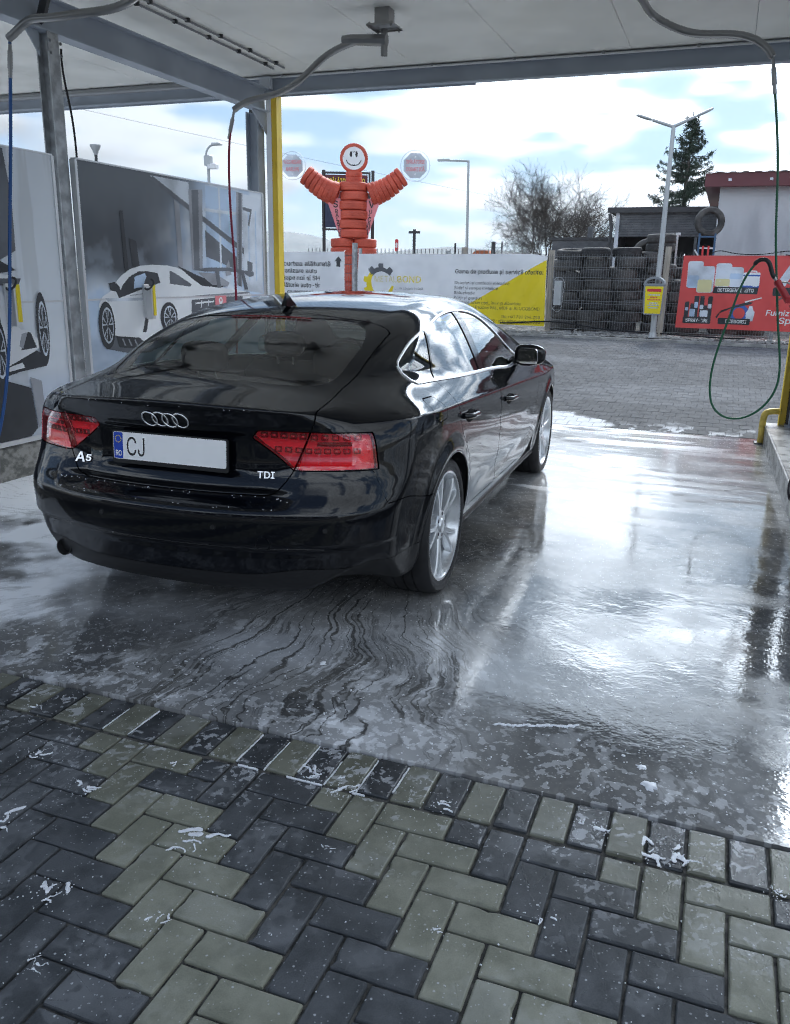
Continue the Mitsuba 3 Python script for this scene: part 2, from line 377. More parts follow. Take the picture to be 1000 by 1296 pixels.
mottled('print_sky', (0.328, 0.413, 0.53), (0.504, 0.636, 0.816), 3.2, 0.45, 0.4, fine=0.25)
plain('print_cream', (0.72, 0.66, 0.36), 0.5, 0.4)
plain('print_pink', (0.70, 0.22, 0.24), 0.5, 0.4)
plain('foam_white', (0.78, 0.80, 0.83), 0.35, 0.5)
mottled('hill_wood', (0.10, 0.115, 0.12), (0.17, 0.18, 0.175), 0.006, 0.9, 0.1)
def _near_board(p, n, uv):
    s = smoothstep(0.80, 0.62, p.z + 0.06 * (fbm(p.y * 4, p.z * 4, 0.0, 3) - 0.5))
    c = mix((0.68, 0.72, 0.78), (0.74, 0.78, 0.83), fbm(p.y * 2, p.z * 2, 0.0, 3))
    c = mix(c, (0.60, 0.66, 0.76), s)
    return mix(c, (0.30, 0.30, 0.29), 0.25 * smoothstep(0.5, 0.75, fbm(p.y * 16, p.z * 1.2, 7.0, 3)) + 0.5 * smoothstep(0.55, 0.3, p.z) * fbm(p.y * 9, p.z * 9, 2.0, 3))
def _far_board(p, n, uv):
    q = fbm(p.y * 1.6, p.z * 1.6, 3.0, 4)
    f = fbm(p.y * 5.0, p.z * 5.0, 9.0, 4)
    dark = smoothstep(1.15, 1.55, p.z + 0.5 * (q - 0.5)) * smoothstep(7.35, 6.2, p.y + 0.9 * (q - 0.5))
    c = mix((0.50, 0.61, 0.76), (0.72, 0.77, 0.83), smoothstep(0.35, 0.65, f * 0.6 + q * 0.4))
    c = mix(c, (0.030, 0.036, 0.044), dark * 0.95)
    top = smoothstep(1.75, 2.2, p.z + 0.3 * (q - 0.5)) * dark
    c = mix(c, (0.14, 0.155, 0.175), top * 0.8)
    smoke = smoothstep(0.52, 0.75, f) * smoothstep(1.9, 1.4, p.z) * dark
    c = mix(c, (0.24, 0.28, 0.33), smoke * 0.8)
    floor_ = smoothstep(1.0, 0.9, p.z)
    return mix(c, mix((0.26, 0.34, 0.46), (0.45, 0.52, 0.62), fbm(p.y * 3, p.z * 14, 1.0, 3)), floor_ * 0.9)
for _n, _fn in (('board_print_near', _near_board), ('board_print_far', _far_board)):
    scene[_n] = {'type': 'twosided', 'nested': {'type': 'principled', 'base_color': proc(_fn), 'roughness': 0.35, 'specular': 0.45}}
mottled('fence_wood', (0.28, 0.25, 0.21), (0.40, 0.36, 0.31), 9, 0.8, 0.3, stretch=(1, 1, 0.15))
plain('wire_grey', (0.22, 0.23, 0.24), 0.5, 0.4, 0.3)
plain('lamp_grey', (0.42, 0.44, 0.45), 0.4, 0.5, 0.3)
plain('bin_grey', (0.24, 0.26, 0.28), 0.5, 0.45)
mottled('old_tyre', (0.028, 0.028, 0.030), (0.055, 0.055, 0.057), 8, 0.7, 0.3, fine=0.3)
mottled('old_tyre_dusty', (0.045, 0.045, 0.045), (0.105, 0.102, 0.098), 5, 0.75, 0.3, fine=0.3)
plain('paint_blue', (0.05, 0.11, 0.20), 0.5, 0.4)
plain('shed_dark', (0.055, 0.056, 0.06), 0.6, 0.4)
mottled('shed_grey', (0.085, 0.09, 0.10), (0.125, 0.13, 0.14), 6, 0.6, 0.4)
mottled('render_white', (0.40, 0.42, 0.45), (0.52, 0.54, 0.57), 0.9, 0.85, 0.2, stretch=(2.5, 2.5, 0.6), fine=0.2)
plain('roof_red', (0.125, 0.030, 0.038), 0.45, 0.45)
plain('roof_orange', (0.42, 0.12, 0.05), 0.7, 0.3)
mottled('paint_red_tyre', (0.46, 0.070, 0.040), (0.60, 0.105, 0.062), 3.5, 0.55, 0.4, fine=0.3)
plain('board_maroon', (0.10, 0.022, 0.03), 0.5, 0.4)
plain('board_navy', (0.03, 0.045, 0.09), 0.5, 0.4)
mottled('bark', (0.055, 0.048, 0.042), (0.12, 0.105, 0.095), 3, 0.9, 0.2)
scene['needles'] = {'type': 'twosided', 'nested': {'type': 'principled', 'base_color': proc(lambda p, n, uv: mix((0.018, 0.034, 0.024), (0.045, 0.070, 0.045), noise(p.x * 3, p.y * 3, p.z * 3))), 'roughness': 0.8, 'specular': 0.3}}
plain('exhaust_dark', (0.05, 0.05, 0.052), 0.3, 0.5, 0.6)
mottled('render_grey', (0.05, 0.053, 0.058), (0.08, 0.084, 0.09), 0.8, 0.85, 0.2)
plain('window_dark', (0.015, 0.017, 0.02), 0.08, 0.5)
scene['water_bead'] = {'type': 'dielectric', 'int_ior': 1.33}
# ================================================================== GROUND
def slope(y):
    return 0.045 * (np.clip(y, 8.86, 17.0) - 8.86)
rng = np.random.default_rng(7)
struct('wash_slab', box(-16.0, 12.0, 2.222, 8.845, -0.25, 0.0), 'wet_slab', 'wet grey concrete wash slab streaked with white soap foam')
# apron of block paving in front of the slab
CELL = 0.1037
X0 = 0.062
apron = struct('block_paving', box(-16, 12, -9, 2.218, -0.25, -0.013), 'joint_sand', 'charcoal and olive block paving laid in herringbone in front of the slab')
def seen(x, y):
    return 0.80 < y and -2.75 - 0.2 * (2.2 - y) < x < 0.48
def worn_block(x0, x1, y0, y1, z0, z1):
    """a concrete block with rounded corners, chipped and uneven upper edges"""
    r, st = 0.005, 0.026
    o = np.array(rrect(x0, y0, x1, y1, r).exterior.segmentize(st).coords)[:-1]
    if not sg.Polygon(o).exterior.is_ccw: o = o[::-1]
    n = len(o)
    t = np.roll(o, -1, 0) - np.roll(o, 1, 0); t /= np.linalg.norm(t, axis=1, keepdims=True)
    nin = np.c_[-t[:, 1], t[:, 0]]
    j = rng.random(n)
    j = 0.5 * j + 0.25 * (np.roll(j, 1) + np.roll(j, -1))
    chip = np.where(rng.random(n) < 0.035, rng.uniform(0.002, 0.006, n), 0)
    side = o + nin * (0.0002 + 0.0012 * j + 0.5 * chip)[:, None]
    ins = 0.0035 + 0.0030 * j + chip
    v = np.vstack([np.c_[o, np.full(n, z0)], np.c_[side, z1 - 0.004 - 0.0015 * j - chip * 0.8], np.c_[side + nin * (ins * 0.45)[:, None], z1 - 0.0014 - 0.3 * chip], np.c_[side + nin * ins[:, None], np.full(n, z1)], [[(x0 + x1) / 2, (y0 + y1) / 2, z1]]])
    i = np.arange(n); i2 = (i + 1) % n
    f = [np.c_[i + q * n, i2 + q * n, i2 + (q + 1) * n] for q in range(3)] + [np.c_[i + q * n, i2 + (q + 1) * n, i + (q + 1) * n] for q in range(3)] + [np.c_[i + 3 * n, i2 + 3 * n, np.full(n, 4 * n)]]
    return trimesh.Trimesh(v, np.vstack(f), process=False)
def paver(x0, x1, y0, y1, k):
    g = 0.0030
    vis = seen((x0 + x1) / 2, (y0 + y1) / 2)
    m = worn_block(x0 + g, x1 - g, y0 + g, y1 - g, -0.06, 0.0) if vis else cbox(x0 + g, x1 - g, y0 + g, y1 - g, -0.06, 0.0, 0.0055)
    j = rng.normal(0, 1, 4)
    v = m.vertices.copy()
    cx, cy = (x0 + x1) / 2, (y0 + y1) / 2
    v[:, 2] += -0.003 + 0.0013 * j[0] + (v[:, 0] - cx) * 0.009 * j[1] + (v[:, 1] - cy) * 0.009 * j[2]
    v[:, :2] = (v[:, :2] - [cx, cy]) @ np.array([[1, 0.006 * j[3]], [-0.006 * j[3], 1]]) + [cx, cy]
    return trimesh.Trimesh(v, m.faces, process=False), k
near_p, far_p = [], []
for c in range(-60, 40):                                             # the edging course along the slab
    x = X0 + c * CELL
    q = paver(x, x + CELL, 2.018, 2.214, 'paver_charcoal' if c % 2 else 'paver_olive')
    (near_p if seen(x + CELL / 2, 2.1) else far_p).append(q)
YT = 2.006
for r in range(0, 42):
    for c in range(-50, 30):
        m4 = (c - r) % 4
        x, y = X0 + c * CELL, YT - r * CELL
        if m4 == 0:
            k, ext = (c - r) // 4, (x, x + 2 * CELL, y - CELL, y)
        elif m4 == 3:
            k, ext = (c - r + 1) // 4, (x, x + CELL, y - 2 * CELL, y)
        elif m4 == 2 and r == 0:
            k, ext = (c + 2) // 4, (x, x + CELL, y - CELL, y)
        else:
            continue
        cx, cy = (ext[0] + ext[1]) / 2, (ext[2] + ext[3]) / 2
        if not (-4.0 < cx < 2.2 and -2.2 < cy):
            continue
        dark = k % 2 != 0
        if rng.random() < 0.02: dark = not dark
        q = paver(*ext, 'paver_charcoal' if dark else 'paver_olive')
        (near_p if seen(cx, cy) else far_p).append(q)
if len(near_p) > 296:
    near_p.sort(key=lambda q: -q[0].vertices[:, 1].mean()); far_p += near_p[296:]; near_p = near_p[:296]
for m, k in near_p:
    put('paver', m, k, apron)
for k in ('paver_charcoal', 'paver_olive'):
    put('paving_field', cat([m for m, kk in far_p if kk == k]), k, apron, kind='stuff')

# small clots of foam lying on the pavers and on the slab
def blob(x, y, z, r, h, n=12, stretch=1.0, a=0.0):
    th = np.arange(n) * 2 * np.pi / n
    rr = r * (1 + 0.28 * rng.normal(size=n)).clip(0.45, 1.7)
    ca, sa = math.cos(a), math.sin(a)
    def ring(f, zz):
        px, py = rr * f * np.cos(th) * stretch, rr * f * np.sin(th)
        return np.c_[x + px * ca - py * sa, y + px * sa + py * ca, np.full(n, zz)]
    v = np.vstack([ring(1.0, z - 0.001), ring(0.93, z + h * 0.5), ring(0.62, z + h * 0.92), [[x, y, z + h]]])
    f = []
    for k in range(2):
        for i in range(n):
            a0, b0 = k * n + i, k * n + (i + 1) % n
            f += [(a0, b0, b0 + n), (a0, b0 + n, a0 + n)]
    f += [(2 * n + i, 2 * n + (i + 1) % n, 3 * n) for i in range(n)]
    return trimesh.Trimesh(v, f, process=False)
def splat(cx, cy, size, arms, a0, z=-0.0035):
    """a flick of suds: a few tapering, bending tongues that run together"""
    from shapely import union_all
    pcs = []
    for _ in range(arms):
        a = a0 + rng.normal(0, 0.75); x, y = cx + rng.normal(0, size * 0.22), cy + rng.normal(0, size * 0.22)
        r = size * rng.uniform(0.022, 0.062)
        for q in range(int(rng.integers(8, 18))):
            pcs.append(sg.Point(x, y).buffer(max(r, 0.0006), quad_segs=3))
            a += rng.normal(0, 0.33); x += math.cos(a) * size * 0.034; y += math.sin(a) * size * 0.034
            r *= rng.uniform(0.80, 1.16)
    for _ in range(arms * 5):
        pcs.append(sg.Point(cx + rng.normal(0, size * 0.45), cy + rng.normal(0, size * 0.45)).buffer(rng.uniform(0.0007, 0.0022), quad_segs=2))
    u = union_all(pcs)
    out = []
    for q, dz in ((0.0, 0.0016), (-0.0011, 0.0026), (-0.0024, 0.0032)):
        w = u.buffer(q).simplify(0.0003)
        if not w.is_empty: out.append(prism(w, dz, axes((0, 0, z), (1, 0, 0), (0, 1, 0))))
    return cat(out)
clots = []
for cx, cy, sz, arms, a0 in ((-1.72, 1.50, 0.10, 5, 0.9), (-1.62, 1.73, 0.08, 4, 0.4), (-1.40, 1.34, 0.08, 6, 1.2), (-1.19, 1.62, 0.12, 6, 0.8), (-1.03, 1.44, 0.07, 4, 0.9), (-1.28, 1.14, 0.08, 5, 0.3), (-1.10, 1.36, 0.06, 4, 2.0), (-0.02, 2.07, 0.09, 8, 1.9), (0.055, 2.085, 0.09, 7, 4.6),
                             (-0.135, 2.10, 0.07, 6, 4.9), (-0.21, 2.12, 0.05, 4, 0.9), (-0.62, 2.05, 0.06, 4, 0.7), (-0.93, 2.00, 0.10, 7, 1.2), (-1.03, 2.05, 0.08, 5, 2.0), (-1.45, 1.93, 0.06, 4, 0.5), (-0.25, 1.72, 0.045, 3, 0.2), (0.28, 2.02, 0.04, 4, 0.8), (-0.48, 1.58, 0.03, 3, 0.4), (-1.9, 1.82, 0.08, 4, 0.7), (-2.1, 2.05, 0.06, 4, 1.0), (-0.85, 1.75, 0.04, 3, 1.0)):
    clots.append(splat(cx, cy, sz, arms, a0))
for cx0, y0, y1 in ((-1.286, 2.03, 2.20), (-1.182, 2.02, 2.19), (-1.079, 2.05, 2.205), (-0.975, 2.02, 2.15), (-0.871, 2.02, 2.20), (-0.768, 2.06, 2.20), (-1.700, 2.03, 2.20), (-1.804, 2.03, 2.17)):          # suds standing in the joints
    n = 14
    px = cx0 + 0.0008 * rng.normal(size=n)
    clots.append(tube(np.c_[px, np.linspace(y0, y1, n), np.full(n, -0.0085)], 0.0030 + 0.0008 * rng.random(n), 6))
for xa, xb in ((-1.27, -1.20), (-1.10, -0.98), (-0.88, -0.84)):
    clots.append(tube(np.c_[np.linspace(xa, xb, 12), 2.012 + 0.0008 * rng.normal(size=12), np.full(12, -0.0085)], 0.0034 + 0.0008 * rng.random(12), 6))
for _ in range(300):
    x, y = rng.uniform(-2.6, 0.6), rng.uniform(0.9, 2.2)
    clots.append(blob(x, y, -0.002, rng.uniform(0.0007, 0.0022), 0.0015, 7))
for _ in range(500):
    x, y = rng.uniform(-3.6, 0.5), 2.25 + abs(rng.normal(0, 0.5))
    clots.append(blob(x, y, 0.0, rng.uniform(0.001, 0.0035), 0.002, 7, rng.uniform(1, 1.8), rng.uniform(0, 3)))
for x, y, r in ((-0.055, 2.375, 0.021), (-0.09, 2.47, 0.012), (-0.15, 2.52, 0.006), (-0.30, 2.56, 0.006), (-1.33, 2.75, 0.012)):
    clots.append(blob(x, y, 0.0, r, r * 0.45, 16, 1.2, 2.0))
for k in range(26):                                                       # a ridge of suds near the drain edge
    t = k / 25
    clots.append(blob(-0.58 + 0.26 * t, 2.55 + 0.10 * t + rng.normal(0, 0.004), 0.0, 0.005 + 0.002 * rng.random(), 0.004, 9, 1.6, 0.3))
scene_key = put('soap_foam', cat(clots), 'foam_white', kind='stuff', label='small white clots of soap foam scattered over the pavers and slab edge', smooth=45)
labels[scene_key]['category'] = 'foam'

# driveway beyond the slab, rising gently to the fence
drive = struct('driveway', trimesh.Trimesh([(x, y, slope(y) - 0.006) for y in (8.849, 17.0, 17.6) for x in (-40, 30)], [(0, 1, 3), (0, 3, 2), (2, 3, 5), (2, 5, 4)], process=False), 'drive_joint',
               'light grey block paved driveway between the wash slab and the fence')
PX, PY = 0.131, 0.208
dnear, dfar = [], [[], [], []]
for r in range(38):
    y0 = 8.862 + r * PY
    for c in range(-95, 34):
        x0 = c * PX + (0.5 * PX if r % 2 else 0.0)
        cx, cy = x0 + PX / 2, y0 + PY / 2
        if cy > 16.75 - 0.075 * (cx + 1.2): continue
        m = cbox(x0 + 0.002, x0 + PX - 0.002, y0 + 0.002, y0 + PY - 0.002, -0.04, 0.0, 0.003)
        j = rng.normal(0, 1, 2)
        m.vertices = m.vertices + np.c_[np.zeros((12, 2)), 0.045 * (m.vertices[:, 1] - 8.86) + 0.0006 * j[0] + 0.006 * (m.vertices[:, 1] - cy) * j[1]]
        k = int(rng.integers(0, 3))
        vis = -1.55 - 0.33 * (cy - 8.85) < cx < 0.62 + 0.10 * (cy - 8.85)
        if vis and len(dnear) < 296:
            dnear.append((m, k))
        else:
            dfar[k].append(m)
for m, k in dnear:
    put('paver', m, f'drive_paver_{k}', drive)
for k in range(3):
    put('paving_field', cat(dfar[k]), f'drive_paver_{k}', drive, kind='stuff')

# the fence line, seen nearly square on: s along it, off towards the bay
FE = np.array([1, -0.075, 0]) / np.hypot(1, 0.075); FN = np.array([-0.075, -1, 0]) / np.hypot(1, 0.075); FO = np.array([-1.2, 17.55, 0])
def fw(s, z, off=0.0):
    return FO + np.asarray(s)[..., None] * FE + np.asarray(z)[..., None] * np.array([0, 0, 1]) + np.asarray(off)[..., None] * FN if np.ndim(s) else FO + s * FE + off * FN + np.array([0, 0, z])
FM = lambda s=0, z=0, off=0: axes(fw(s, z, off), FE, (0, 0, 1))
kerb = struct('kerb', cat([prism([(s0 + 0.004, 0.18), (s0 + 0.996, 0.18), (s0 + 0.996, 0.405), (s0 + 0.004, 0.405)], 0.12, FM(0, 0, 0.62)) for s0 in [*range(-18, -6), *range(6, 12)]]), 'kerb_concrete', 'pale concrete kerb at the far side of the driveway')
for s0 in range(-6, 6):
    put('kerb_stone', prism(rrect(s0 + 0.004, 0.16, s0 + 0.996, 0.405 + rng.normal(0, 0.003), 0.012), 0.12, FM(0, 0, 0.62)), 'kerb_concrete', kerb)
def strip(o0, o1, z, s0=-40, s1=40, n=160, amp=0.02, m=14):
    s = np.linspace(s0, s1, n); o = np.linspace(o0, o1, m)
    S, O = np.meshgrid(s, o, indexing='ij')
    P = fw(S.ravel(), np.full(S.size, z), O.ravel())
    P[:, 2] += amp * (meshkit.fbm(np.c_[P[:, 0] * 2.5, P[:, 1] * 2.5, 0 * P[:, 0]], 3) - 0.5)
    k = np.arange(n * m).reshape(n, m)
    q = np.stack([k[:-1, :-1], k[1:, :-1], k[1:, 1:], k[:-1, 1:]], -1).reshape(-1, 4)
    g = trimesh.Trimesh(P, np.vstack([q[:, [0, 1, 2]], q[:, [0, 2, 3]]]), process=False)
    if g.face_normals[:, 2].mean() < 0: g.invert()
    return g
struct('gravel_strip', strip(0.62, -3.5, 0.405, -22, 16, 300, 0.10, 40), 'gravel_soil', 'strip of rubble and gravel under the wire fence', smooth=True)
stones = []
ico = trimesh.creation.icosphere(1, 1.0)
for _ in range(2600):
    s, o = rng.uniform(-9, 5.5), rng.uniform(-0.6, 0.58)
    r = abs(rng.normal(0, 0.016)) + 0.008
    v = ico.vertices * (1 + 0.25 * rng.normal(size=(len(ico.vertices), 1))) * r * np.array([1.2, 1.0, 0.6])
    stones.append(trimesh.Trimesh(v + fw(s, 0.41, o), ico.faces, process=False))
k = put('gravel', cat(stones), 'kerb_concrete', kind='stuff', label='loose stones lying along the foot of the wire fence')
labels[k]['category'] = 'gravel'
G = []
ys = [17.5, 60, 200, 800, 3000, 9000]; xs = [-9000, -2000, -300, -60, -20, 0, 20, 60, 300, 2000, 9000]
P = np.array([[x, y, 0.36 if y < 100 else 0.2] for y in ys for x in xs], float)
f = [(j * 11 + i, j * 11 + i + 1, j * 11 + i + 12) for j in range(5) for i in range(10)] + [(j * 11 + i, j * 11 + i + 12, j * 11 + i + 11) for j in range(5) for i in range(10)]
struct('ground', cat([trimesh.Trimesh(P, f, process=False), box(-9000, -16.01, -3000, 17.5, -1, -0.06), box(12.01, 9000, -3000, 17.5, -1, -0.06), box(-16, 12, -3000, -9.01, -1, -0.06)]), 'yard_soil', 'dull open ground beyond the fence')
# hills on the skyline
def ridge(y0, depth, hgt, seed, x0, x1, nx, ny):
    X, U = np.meshgrid(np.linspace(x0, x1, nx), np.linspace(0, 1, ny), indexing='ij')
    Y = y0 + U * depth
    top = np.interp(X, hgt[0], hgt[1])
    Z = top * np.sin(np.pi * np.clip(U * 0.9 + 0.02, 0, 1)) ** 1.2 * (0.86 + 0.28 * meshkit.fbm(np.stack([X / 420, Y / 420, 0 * X], -1), 4, seed)) - 2
    k = np.arange(nx * ny).reshape(nx, ny)
    q = np.stack([k[:-1, :-1], k[1:, :-1], k[1:, 1:], k[:-1, 1:]], -1).reshape(-1, 4)
    return trimesh.Trimesh(np.stack([X, Y, Z], -1).reshape(-1, 3), np.vstack([q[:, [0, 1, 2]], q[:, [0, 2, 3]]]), process=False)
struct('hills', cat([ridge(2500, 1200, ([-4000, -2100, -1620, -1480, -1360, -1240, -1100, -960, -800, -600, 0, 2500], [150, 165, 158, 132, 104, 92, 100, 108, 98, 84, 80, 110]), 3, -4200, 2600, 200, 24)]), 'hill_wood', 'low wooded hills fading blue on the skyline', smooth=True)
# ================================================================== THE WASH BAY
# side kerb and printed partition on the left
lk = single('partition_kerb', cbox(-5.02, -4.70, 1.0, 8.60, -0.05, 0.240, 0.012), 'wall_kerb', 'rough wet concrete kerb under the printed partition boards', 'kerb')
isl = single('machine_island', (lambda p: prism(p, 0.235, axes((0, 0, -0.06), (1, 0, 0), (0, 1, 0))))(sg.Polygon([(0.458, 8.80), (0.530, 5.72), (0.62, 1.5), (1.9, 1.5), (1.9, 8.80)])), 'island_concrete',
             'raised wet concrete island at the right edge of the slab', 'kerb')
IZ = 0.175
for k in range(5):                                                     # drip edge: the rounded nosing of the island, piece by piece
    y0, y1 = 8.80 - k * 1.46, 8.80 - (k + 1) * 1.46 + 0.006
    xe = lambda y: 0.458 + (8.80 - y) * 0.0234
    put('nosing', tube([(xe(y0) + 0.012, y0, IZ - 0.009), (xe(y1) + 0.012, y1, IZ - 0.009)], 0.0125, 10), 'island_concrete', isl, smooth=True)

canopy = thing('wash_bay_canopy', 'grey steel canopy with pale sandwich panel roof over the wash bay', 'canopy')
for k in range(-9, 2):
    x1 = -0.03 + k * 1.03
    put('ceiling_panel', cbox(x1 - 1.027, x1, 1.6, 8.66, 3.475, 3.575, 0.002).apply_transform(np.diag([1, 1, -1, 1])).apply_translation((0, 0, 7.05)), 'ceiling_sheet', canopy)
put('roof_sheet', box(-10.4, 1.12, 1.5, 8.80, 3.60, 3.63), 'grey_beam', canopy)
put('front_beam', cat([box(-14, 1.1, 8.66, 8.72, 3.298, 3.62), box(-14, 1.1, 8.60, 8.66, 3.292, 3.302), box(-14, 1.1, 8.62, 8.66, 3.455, 3.465)]), 'grey_beam', canopy)
put('fascia_strip', box(-14, -2.53, 8.722, 8.735, 3.283, 3.33), 'grey_beam', canopy)
put('gutter', box(-14, 1.1, 8.735, 8.86, 3.45, 3.66), 'grey_beam', canopy)
def ibeam(y0, y1, x, z0, z1, w=0.13):
    zm = (z0 + z1) / 2
    return cat([box(x - w / 2, x + w / 2, y0, y1, z0, z0 + 0.011), box(x - w / 2, x + w / 2, y0, y1, z1 - 0.011, z1), box(x - 0.004, x + 0.004, y0, y1, z0 + 0.011, z1 - 0.011)])
for x in (-4.80, 0.72, -10.3):
    put('side_beam', ibeam(1.6, 8.60, x, 3.115, 3.345), 'grey_beam', canopy)
    for y in (1.9, 3.6):
        put('packing_plate', box(x - 0.06, x + 0.06, y - 0.05, y + 0.05, 3.347, 3.474), 'galvanised', canopy)
def column(x, y, z0, z1, w=0.11):
    a, b = w / 2, w / 2 - 0.010
    g = cat([box(x - a, x - b, y - a, y + a, z0, z1), box(x + b, x + a, y - a, y + a, z0, z1), box(x - b, x + b, y - 0.004, y + 0.004, z0, z1), box(x - 0.10, x + 0.10, y - 0.10, y + 0.10, z0, z0 + 0.014)])
    return g
cl = put('column', column(-4.79, 5.42, 0.24, 3.113), 'galvanised', canopy)
cr2 = put('column', column(-4.90, 8.56, 0.0, 3.113, 0.14), 'grey_beam', canopy)
cr3 = put('column', column(0.73, 8.68, IZ, 3.113, 0.14), 'grey_beam', canopy)
cr4 = put('column', column(0.95, 5.0, IZ, 3.113), 'galvanised', canopy)
# haunch plates where the beam meets the far column, and bolts
for s in (0, 1):
    put('haunch_plate', prism([(8.62, 3.113), (8.62, 2.90), (8.30, 3.113)], 0.012, axes((-4.80, 0, 0), (0, 1, 0), (0, 0, 1))) if s == 0 else prism([(5.34, 3.113), (5.20, 3.113), (5.34, 2.95)], 0.012, axes((-4.80, 0, 0), (0, 1, 0), (0, 0, 1))), 'grey_beam', canopy)
put('brace', cat([tube([(-4.78, 5.36, 3.18), (-4.30, 5.02, 3.47)], 0.035, 4)]), 'dark_steel', canopy)
for y in (5.36, 5.47):
    for z in (2.97, 3.05):
        put('bolt', lathe([(0.012, 0), (0.012, 0.009), (0, 0.010)], 6, 'x').apply_transform(np.diag([-1.0, 1, 1, 1])).apply_translation((-4.712, y, z)), 'galvanised', canopy)
# yellow cladding on the two portal columns
yc = put('cladding', cat([box(-4.80, -4.682, 8.742, 8.752, 0.0, 3.29), box(-4.690, -4.682, 8.64, 8.742, 0.0, 3.29)]), 'yellow_cladding', canopy)
put('cladding_edge', box(-4.865, -4.80, 8.738, 8.748, 0.0, 3.29), 'aluminium', canopy)
put('cladding', cat([box(0.575, 0.640, 8.744, 8.752, IZ, 3.29), box(0.575, 0.583, 8.66, 8.744, IZ, 3.29)]), 'yellow_cladding', canopy)
put('cladding_edge', box(0.640, 0.66, 8.66, 8.752, IZ, 3.29), 'dark_steel', canopy)
put('junction_box', cbox(-4.82, -4.70, 8.54, 8.60, 3.33, 3.45, 0.008), 'print_pale', canopy)
# conduits along the beam and on the ceiling
put('conduit', tube([(-14, 8.60, 3.447), (1.05, 8.60, 3.447)], 0.011, 8), 'aluminium', canopy, smooth=True)
for x in np.arange(-9.5, 1, 0.82):
    put('conduit_clip', box(x - 0.012, x + 0.012, 8.583, 8.617, 3.445, 3.470), 'pipe_grey', canopy)
for o in (0.10, 0.22):
    put('conduit', tube(smooth_path([(-4.62 + o, 3.0, 3.458), (-4.60 + o, 6.0, 3.458), (-4.62 + o, 8.3, 3.458)], 12), 0.010, 8), 'pipe_grey', canopy, smooth=True)
    for y in (5.6, 6.1, 6.6, 7.1, 7.6, 8.1):
        put('conduit_clip', box(-4.60 + o - 0.018, -4.60 + o + 0.018, y - 0.012, y + 0.012, 3.445, 3.474), 'dark_steel', canopy)
put('conduit', tube(smooth_path([(-9.0, 7.6, 3.20), (-6.5, 7.6, 3.20), (-5.0, 7.6, 3.20)], 6), 0.030, 8), 'pipe_grey', canopy, smooth=True)

# partition boards printed with large pictures
def pboard(name, y0, y1, z0, z1, mat, label, seam):
    k = thing(name, label, 'partition', 'printed partition boards along the left side of the bay')
    put('lower_sheet', box(-4.735, -4.700, y0, y1, z0, seam - 0.003), mat, k)
    put('upper_sheet', box(-4.735, -4.700, y0, y1, seam + 0.003, z1), mat, k)
    put('seam_strip', box(-4.700, -4.694, y0, y1, seam - 0.007, seam + 0.007), 'aluminium', k)
    put('top_trim', box(-4.742, -4.692, y0, y1, z1, z1 + 0.012), 'aluminium', k)
    put('bottom_trim', box(-4.742, -4.690, y0, y1, z0 - 0.035, z0), 'aluminium', k)
    for y in (y0, y1):
        put('edge_trim', box(-4.742, -4.692, y - 0.013, y + 0.013, z0, z1), 'aluminium', k)
        for z in np.linspace(z0 + 0.2, z1 - 0.15, 5):
            put('screw', lathe([(0.006, 0), (0.005, 0.003), (0, 0.004)], 8, 'x').apply_transform(np.diag([-1.0, 1, 1, 1])).apply_translation((-4.692, y, z)), 'dark_steel', k)
    return k
PB = lambda off: axes((-4.6995 + off, 0, 0), (0, 1, 0), (0, 0, 1))
_lay = [0.0]
def pr(k, name, mat, pts, rounded=0):
    """one flat printed patch: points along the board and up it"""
    _lay[0] += 0.00012
    p = sg.Polygon(pts)
    if rounded:
        p = sg.Polygon(spoly(pts, 80))
    if not p.is_valid: p = p.buffer(0)
    return put(name, prism(p, 0.0004, PB(0.0003 + _lay[0])), mat, k)
def ell(cy, cz, ry, rz, n=36):
    a = np.arange(n) * 2 * np.pi / n
    return np.c_[cy + ry * np.cos(a), cz + rz * np.sin(a)]
def picture_wheel(k, cy, cz, ry, rz):
    pr(k, 'printed_tyre', 'print_dark', ell(cy, cz, ry, rz))
    pr(k, 'printed_rim', 'print_pale', ell(cy + 0.1 * ry, cz, ry * 0.72, rz * 0.76))
    pr(k, 'printed_rim', 'print_dark', ell(cy + 0.1 * ry, cz, ry * 0.63, rz * 0.67))
    for j in range(5):
        a = np.pi / 2 + j * 2 * np.pi / 5
        def pt(r, t): return (cy + 0.1 * ry + ry * r * math.cos(a + t), cz + rz * r * math.sin(a + t))
        pr(k, 'printed_spoke', 'print_pale', [pt(0.06, 0), pt(0.62, 0.30), pt(0.68, 0.18), pt(0.18, 0), pt(0.68, -0.18), pt(0.62, -0.30)])
b1 = pboard('partition_board', 3.2, 5.262, 0.285, 2.272, 'board_print_near', 'nearest printed partition board, pale grey with part of a low white car and a dark wet floor', 1.250)
b2 = pboard('partition_board', 5.505, 8.325, 0.285, 2.280, 'board_print_far', 'far printed partition board with a white winged sports car in dark smoke', 1.252)
